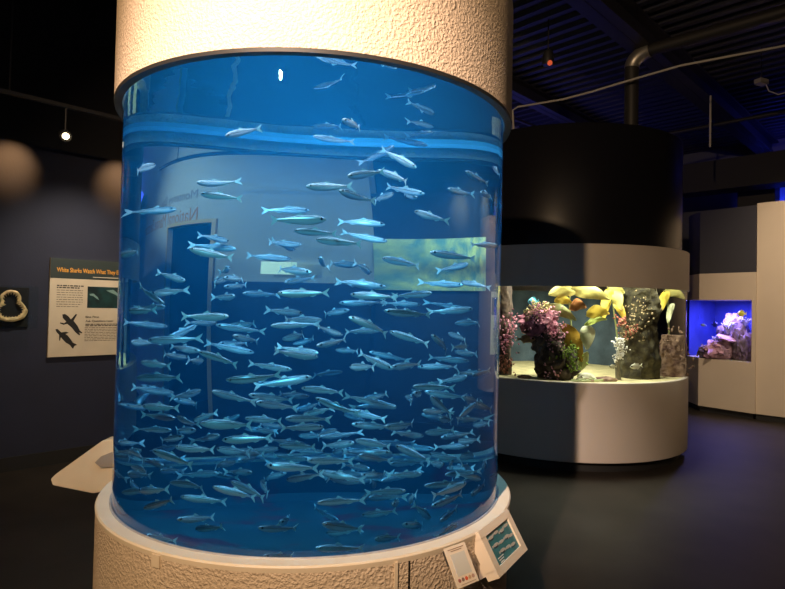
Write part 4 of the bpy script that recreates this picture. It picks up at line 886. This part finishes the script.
# ------------------------------------------------------------------ left wall: interpretive sign and shark jaw
sg = thing('interpretive_sign', 'wall sign headed White Sharks Watch What They Eat on the navy wall', 'sign', wall_pt(-.12, 1.04))
Si = Matrix.Translation(sg.location).inverted(); WS = lambda bm, off: xf(bm, Si @ wall_M(0, 0, off))
TAN = mat('tan_print', (.66, .57, .43), .6, noise_amt=.08, nscale=6); HEAD = mat('slate_green_print', (.032, .045, .043), .5); INK = mat('black_ink', (.015, .014, .014), .6); INKG = mat('faded_ink', (.14, .115, .085), .6)
def rect(bm, s0, s1, z0, z1, d0=0., d1=.002): box(bm, ((s0 + s1) / 2, (z0 + z1) / 2, (d0 + d1) / 2), (s1 - s0, z1 - z0, d1 - d0))
b = bmesh.new(); rect(b, -.12, .86, 1.04, 2.0, 0, .03); obj('board', WS(b, 0), TAN, sg, smooth=False)
b = bmesh.new(); rect(b, -.12, .86, 1.805, 2.0, 0, .0012); hd2 = obj('header', WS(b, .03), HEAD, sg, smooth=False)
def wtext(body, s, z, width, h, name, m, parent, inv, off, bold=.0, align='LEFT'):
    bm = text_mesh(body, 1, 1, bold, align, .004)
    xs = [v.co.x for v in bm.verts]; ys = [v.co.y for v in bm.verts]; x0, x1 = min(xs), max(xs); cap = .73
    bmesh.ops.translate(bm, vec=(-x0, 0, 0), verts=bm.verts)
    bmesh.ops.scale(bm, vec=(width / (x1 - x0), h / cap, .3), verts=bm.verts)
    return obj(name, xf(bm, inv @ wall_M(s, z, off)), m, parent, smooth=False)
wtext('White Sharks Watch What They Eat', -.065, 1.868, .60, .045, 'title', mat('amber_print', (.85, .40, .05), .5), hd2, Si, .0318, .010)
b = bmesh.new(); rect(b, .26, .60, 1.826, 1.834, 0, .0008); obj('subtitle_line', WS(b, .0312), TAN, hd2, smooth=False)
PHOTO = mat('dark_sea_print', (.02, .075, .075), .4, col2=(.012, .022, .024), nscale=6)
b = bmesh.new(); rect(b, .215, .80, 1.52, 1.735, 0, .0015); ph_ = obj('photograph', WS(b, .03), PHOTO, sg, smooth=False)
b = bmesh.new(); flat_poly(b, [(.235, 1.66), (.27, 1.665), (.31, 1.63), (.325, 1.60), (.30, 1.615), (.27, 1.64), (.24, 1.645)], 0, .0008); flat_poly(b, [(.39, 1.70), (.46, 1.71), (.52, 1.66), (.56, 1.60), (.48, 1.66)], 0, .0008)
obj('photograph_highlight', WS(b, .0315), mat('pale_sea_print', (.20, .32, .30), .4), ph_, smooth=False)
rr = random.Random(9)
def lines(name, s0, s1, z0, z1, n, th, m):
    b = bmesh.new()
    for i in range(n):
        z = z1 - (z1 - z0) * i / max(1, n - 1); s = s0; e = s1 - rr.uniform(0, .25) * (s1 - s0) * (1 if i == n - 1 else .25)
        while s < e:
            wl = rr.uniform(.012, .04); rect(b, s, min(e, s + wl), z - th / 2, z + th / 2, 0, .0008); s += wl + .007
    obj(name, WS(b, .03), m, sg, smooth=False)
lines('bold_text', -.06, .185, 1.715, 1.735, 2, .011, INK); lines('small_text', -.06, .175, 1.53, 1.69, 8, .006, INKG)
lines('bold_text', .205, .62, 1.34, 1.355, 2, .009, INK); lines('small_text', .20, .66, 1.19, 1.32, 9, .006, INKG)
wtext('Bite First', .205, 1.42, .125, .020, 'heading', INK, sg, Si, .031, .008); wtext('Ask Questions Later', .205, 1.378, .265, .022, 'heading', INK, sg, Si, .031, .008)
def seal(pts, name): 
    b = bmesh.new(); flat_poly(b, pts, 0, .001); obj(name, WS(b, .03), INK, sg, smooth=False)
def sp(x, y): return (-.12 + (x - 48.5) * .0092, 2.0 - (y - 258.5) * .0097 - .004)
seal([sp(*q) for q in ((61, 314.5), (63.5, 314), (66.5, 316), (69.5, 319.5), (74, 314), (75.3, 314.5), (72, 321), (76, 326), (78.5, 331), (81, 333), (80.5, 334), (77.5, 332.8), (79, 335), (78, 336), (74, 332.5), (70.5, 328), (66, 324), (62.5, 325), (59, 323.5), (59.2, 322.5), (63, 323.3), (65, 321.8), (61.5, 318))], 'seal_silhouette')
seal([sp(*q) for q in ((55, 329.5), (57, 329), (59.5, 331.5), (60.5, 332.5), (65, 332), (68, 333), (64.5, 334.3), (67, 336), (70, 340), (72, 343), (76.3, 345.5), (73.8, 346.5), (72.3, 349.5), (69, 345.3), (65, 342.8), (62, 339.5), (60.3, 337.3), (59.6, 341), (58.8, 340.5), (58.6, 335), (56, 332))], 'seal_silhouette')
# jaw
jw = thing('shark_jaw', 'toothed bone shark jaw on a black backing board at the left edge', 'shark jaw', wall_pt(-.5, 1.34))
Ji = Matrix.Translation(jw.location).inverted(); JM = lambda bm, off: xf(bm, Ji @ wall_M(0, 0, off))
b = bmesh.new(); rect(b, -.78, -.29, 1.335, 1.70, 0, .02); obj('backing_board', JM(b, 0), mat('black_velvet', (.006, .005, .006), .9), jw, smooth=False)
b = bmesh.new(); rect(b, -.80, -.235, 1.325, 1.715, .10, .104); obj('acrylic_cover', JM(b, .02), CLEAR, jw, smooth=False)
def jp(x, y): return Vector((-.52 + .0082 * x, 1.70 - .0094 * (y - 288), 0))
path = [(1.8, 304), (1.5, 297), (5, 293.3), (10, 291.8), (15, 293), (18.3, 297), (18.6, 302), (22, 305.5), (24.3, 310), (22.5, 315.5), (17.5, 318.6), (11, 319.6), (5, 319.2), (0, 317), (-3, 311), (-1.5, 307)]
P = [jp(*q) for q in path]; n = len(P); fine = []
for i in range(n):
    p0, p1, p2, p3 = P[i - 1], P[i], P[(i + 1) % n], P[(i + 2) % n]
    for k in range(5):
        t = k / 5; fine.append(.5 * ((2 * p1) + (p2 - p0) * t + (2 * p0 - 5 * p1 + 4 * p2 - p3) * t * t + (3 * p1 - p0 - 3 * p2 + p3) * t ** 3))
b = bmesh.new(); rings = []; m_ = len(fine); cen = sum(fine, Vector()) / m_
for i, p in enumerate(fine):
    d = (fine[(i + 1) % m_] - fine[i - 1]).normalized(); u = Vector((-d.y, d.x, 0)); r_ = .013 + .009 * (p.y < 1.50) + .004 * noise.noise(p * 30)
    rings.append([b.verts.new(p + u * r_ * math.cos(2 * PI * k / 8) + Vector((0, 0, 1)) * r_ * .9 * math.sin(2 * PI * k / 8)) for k in range(8)])
for i in range(m_):
    A, B = rings[i], rings[(i + 1) % m_]
    for k in range(8): b.faces.new((A[k], A[(k + 1) % 8], B[(k + 1) % 8], B[k]))
bmesh.ops.recalc_face_normals(b, faces=b.faces)
BONE = mat('bone', (.95, .66, .36), .55, noise_amt=.45, nscale=25)
jb_ = obj('jaw_bone', JM(b, .045), BONE, jw)
for i in range(0, m_, 3):
    p = fine[i]; d = (cen - p).normalized(); b = bmesh.new()
    bmesh.ops.create_cone(b, cap_ends=True, segments=6, radius1=.007, radius2=.0005, depth=.022, matrix=Matrix.Translation(p + d * .024) @ d.to_track_quat('Z', 'Y').to_matrix().to_4x4())
    obj('tooth', JM(b, .045), BONE, jb_)
# sea mural, plaque and lettering on the wall beyond the tank
MUR = mat('sea_green_print', (.80, .84, .34), .5, col2=(.20, .42, .40), nscale=6, detail=6)
mu = tag(obj('mural_panel', xf(bx((0, 0, 0), (1.75, .66, .03), bev=.003), wall_M(0, 0, 0)), MUR, loc=wall_pt(2.13, 2.14, .016)), 'yellow green picture panel on the wall, seen through the blue water', 'picture')
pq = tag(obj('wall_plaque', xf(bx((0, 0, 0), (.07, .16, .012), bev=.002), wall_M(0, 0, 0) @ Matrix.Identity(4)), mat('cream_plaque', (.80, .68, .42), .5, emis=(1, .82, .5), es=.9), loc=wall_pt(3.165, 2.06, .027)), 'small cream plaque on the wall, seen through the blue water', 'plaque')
for o_ in (mu, pq):                      # meshes are centred; strip the world offset the wall matrix brought in
    for v in o_.data.vertices: v.co -= W0
lt = thing('wall_lettering', 'lettering above a doorway, seen reversed through the blue water', 'lettering', wall_pt(3.8, 2.7))
Li = Matrix.Translation(lt.location).inverted(); LET = mat('gold_letters', (.50, .22, .06), .5)
wtext('National Marine Sanctuary', 3.82, 2.69, 2.8, .20, 'large_line', LET, lt, Li, .005, .0); wtext('Monterey Bay', 3.85, 3.0, 1.25, .13, 'small_line', mat('grey_letters', (.30, .24, .22), .5), lt, Li, .005, .0)
# ------------------------------------------------------------------ track lights along the left wall
WARM = (1, .70, .40)
tk = thing('light_track', 'black lighting track hung in front of the navy wall', 'light track', wall_pt(-.3, 3.16, 1.09))
Ti = Matrix.Translation(tk.location).inverted(); TM = lambda bm: xf(bm, Ti @ wall_M(0, 0, 0))
b = bmesh.new(); box(b, (1.0, 3.17, 1.09), (5.2, .03, .035)); obj('rail', TM(b), STEEL, tk, smooth=False)
for s_ in (-.7, .3, 1.6, 3.0): b = bmesh.new(); tube(b, [(s_, 3.18, 1.09), (s_, 5.18, 1.09)], .006, 6); obj('drop_rod', TM(b), STEEL, tk)
LENS = mat('lamp_lens', (1, .9, .7), .3, emis=(1, .78, .45), es=7)
def track_lamp(s_, aim, label, lens=LENS):
    p = wall_pt(s_, 2.93, 1.09); t = thing('track_lamp', label, 'lamp', p, group='lamps on the wall track')
    q = (Vector(aim) - p).to_track_quat('Z', 'Y').to_matrix().to_4x4()
    b = lathe([(0, -.09), (.035, -.09), (.045, -.05), (.045, .06), (.038, .06), (.036, .045)], 24); obj('head', xf(b, q), STEEL, t)
    b = bmesh.new(); bmesh.ops.create_cone(b, cap_ends=True, segments=24, radius1=.026, radius2=.026, depth=.006, matrix=Matrix.Translation((0, 0, .046))); obj('lens', xf(b, q), lens, t)
    b = bmesh.new(); tube(b, [(0, 0, 0), (0, 0, .23)], .008, 8); obj('stem', b, STEEL, t)
track_lamp(-.31, (-.5, 1.5, 1.6), 'lit track lamp facing the room above the interpretive sign')
track_lamp(-.86, wall_pt(-.46, 2.8), 'track lamp turned to the wall at the left edge')
for s_ in (-1.4, -.46, .5, 1.3, 2.16):
    light('SPOT', 'wall_wash_lamp', wall_pt(s_ + .03, 3.06, .42), 42, (1, .50, .17), wall_pt(s_, 2.84, 0), size=.02, spot=62, blend=1)
# ------------------------------------------------------------------ overhead: pipes, cable
PIPEM = mat('black_iron_pipe', (.022, .021, .022), .5)
pp = thing('ventilation_pipe', 'dark pipe rising from the black drum and turning along the ceiling', 'pipe', (2.93, 7.06, 3.494))
obj('riser', L_(tube(bmesh.new(), [(2.93, 7.06, 3.49), (2.93, 7.06, 4.66)], .085, 20), pp), PIPEM, pp)
el = [(2.93 + .22 * (1 - math.cos(a)) * .72, 7.06 - .22 * (1 - math.cos(a)) * .69, 4.64 + .16 * math.sin(a)) for a in [k * PI / 16 for k in range(9)]]
obj('elbow', L_(tube(bmesh.new(), el, .09, 20), pp), GALV, pp)
obj('run', L_(tube(bmesh.new(), [el[-1], (4.30, 5.75, 4.80), (6.4, 3.7, 4.80)], .075, 20), pp), PIPEM, pp)
cb = tag(obj('cable', tube(bmesh.new(), [(1.56, 7.5, 3.95), (1.54, 7.5, 4.23), (1.60, 7.45, 4.26), (1.8, 7.3, 4.25), (2.1, 7.15, 4.26), (2.39, 7.0, 4.30), (2.78, 6.9, 4.40), (3.3, 6.6, 4.48), (4.32, 6.3, 4.6), (5.6, 5.6, 4.75)], .013, 8), WCABLE), 'thin pale cable looping under the ceiling past the dark pipe', 'cable')
ho = thing('hanging_lamp', 'small red lit lamp hanging from the ceiling on a thin rod', 'lamp', (1.865, 7.0, 4.72))
obj('housing', lathe([(0, -.09), (.06, -.09), (.075, -.03), (.06, .07), (.02, .1), (0, .1)], 20), STEEL, ho)
b = bmesh.new(); bmesh.ops.create_uvsphere(b, u_segments=12, v_segments=8, radius=.032, matrix=Matrix.Translation((.01, -.05, -.085))); obj('bulb', b, mat('red_bulb', (.5, .08, .03), .4, emis=(1, .15, .05), es=.5), ho)
obj('rod', tube(bmesh.new(), [(0, 0, .1), (0, 0, .48)], .008, 6), STEEL, ho)
for p, l in (((.2, 8.2, 4.9), 'thin conduit under the ceiling left of the black drum'), ((4.6, 9.6, 4.62), 'long conduit under the ceiling above the reef aquarium')):
    p = Vector(p); d = Vector((.7071, -.7071, 0)) if p.x > 3 else Vector((.75, .66, 0))
    tag(obj('conduit', tube(bmesh.new(), [p - d * 2.2, p + d * 3.5], .028, 10), PIPEM), l, 'conduit')
tag(obj('conduit_drop', tube(bmesh.new(), [(4.55, 8.2, 4.0), (4.55, 8.2, 4.75)], .014, 8), WCABLE), 'short pale vertical conduit hanging below the ceiling beam', 'conduit')
jb = thing('junction_box', 'small grey junction box on the ceiling with a curled lead', 'junction box', (4.9, 7.6, 4.72))
obj('box', bx((0, 0, 0), (.16, .1, .07), .4, .008), mat('grey_box', (.30, .28, .26), .6), jb, smooth=False)
obj('lead', tube(bmesh.new(), [(.06, 0, -.03), (.1, 0, -.12), (.2, -.04, -.18), (.34, -.06, -.14)], .008, 6), WCABLE, jb)
obj('hanger', tube(bmesh.new(), [(0, 0, .03), (0, 0, .48)], .006, 6), STEEL, jb)
du = thing('air_duct', 'dark square air duct against the blue lit wall above the reef aquarium', 'duct', (7.05, 11.0, 3.2))
b = bmesh.new(); box(b, (0, 0, .4), (.62, .4, 1.3), -PI / 4); obj('duct', b, STEEL, du, smooth=False)
b = bmesh.new(); box(b, (0, 0, -.26), (.68, .46, .05), -PI / 4); obj('flange', b, STEEL, du, smooth=False)
# ------------------------------------------------------------------ room light
light('SPOT', 'sign_spot', wall_pt(.1, 3.1, 1.09), 125, (1, .84, .64), wall_pt(.1, 1.3), size=.03, spot=84, blend=1)
light('SPOT', 'hood_spot', (-1.05, -.2, 4.2), HD_E, (1, .70, .40), (-.55, 1.82, 2.95), size=.03, spot=34, blend=1)
light('SPOT', 'key_tank_fill', (-1.0, -.9, 3.9), KT_E, (1, .75, .62), (-.35, 2.0, 2.0), size=.03, spot=36, blend=.9)  # unseen fill spot added to brighten the fish near the glass
light('SPOT', 'key_spot', KEY_P, KEY_E, (1, .68, .39), KEY_T, size=.05, spot=78, blend=.5)
light('SPOT', 'right_wall_spot', (4.6, 5.4, 4.7), RW_E, (1, .76, .52), (6.6, 7.5, 1.7), size=.1, spot=85, blend=.8)
light('SPOT', 'doorway_spot', wall_pt(4.1, 4.2, 2.3), DW_E, (1, .86, .70), wall_pt(4.15, 2.3), size=.1, spot=72, blend=1)
light('SPOT', 'mural_spot', wall_pt(1.6, 3.9, 1.8), MU_E, (1, .92, .75), wall_pt(1.9, 2.1), size=.05, spot=60, blend=.8)
light('AREA', 'blue_uplight', (8.3, 10.0, 4.45), BL_E, (.04, .05, 1), (8.0, 10.4, 6), size=1.2)
light('AREA', 'blue_uplight', (2.6, 10.5, 3.3), BL_E * .5, (.12, .13, 1), (3.0, 9.0, 6), size=1.5)
light('AREA', 'blue_wall_washer', (7.6, 11.0, 3.0), BW_E, (.03, .06, 1), (8.6, 12.0, 3.6), size=1.0).data.spread = math.radians(75)
light('AREA', 'ambient_fill', (1.5, 1.0, 5.0), HL_E, (1, .80, .62), (1.8, 2.5, 0), size=3.0)  # unseen overhead area lamp added as ambient fill
if MNEE:
    for o in S.objects:
        if o.type == 'LIGHT' and o.name.startswith('key'): o.data.cycles.is_caustics_light = True
        if o.name == 'water': o.cycles.is_caustics_caster = True
        if o.type == 'MESH' and o.parent and o.parent.name.startswith('sardine'): o.cycles.is_caustics_receiver = True
    S.cycles.caustics_refractive = True
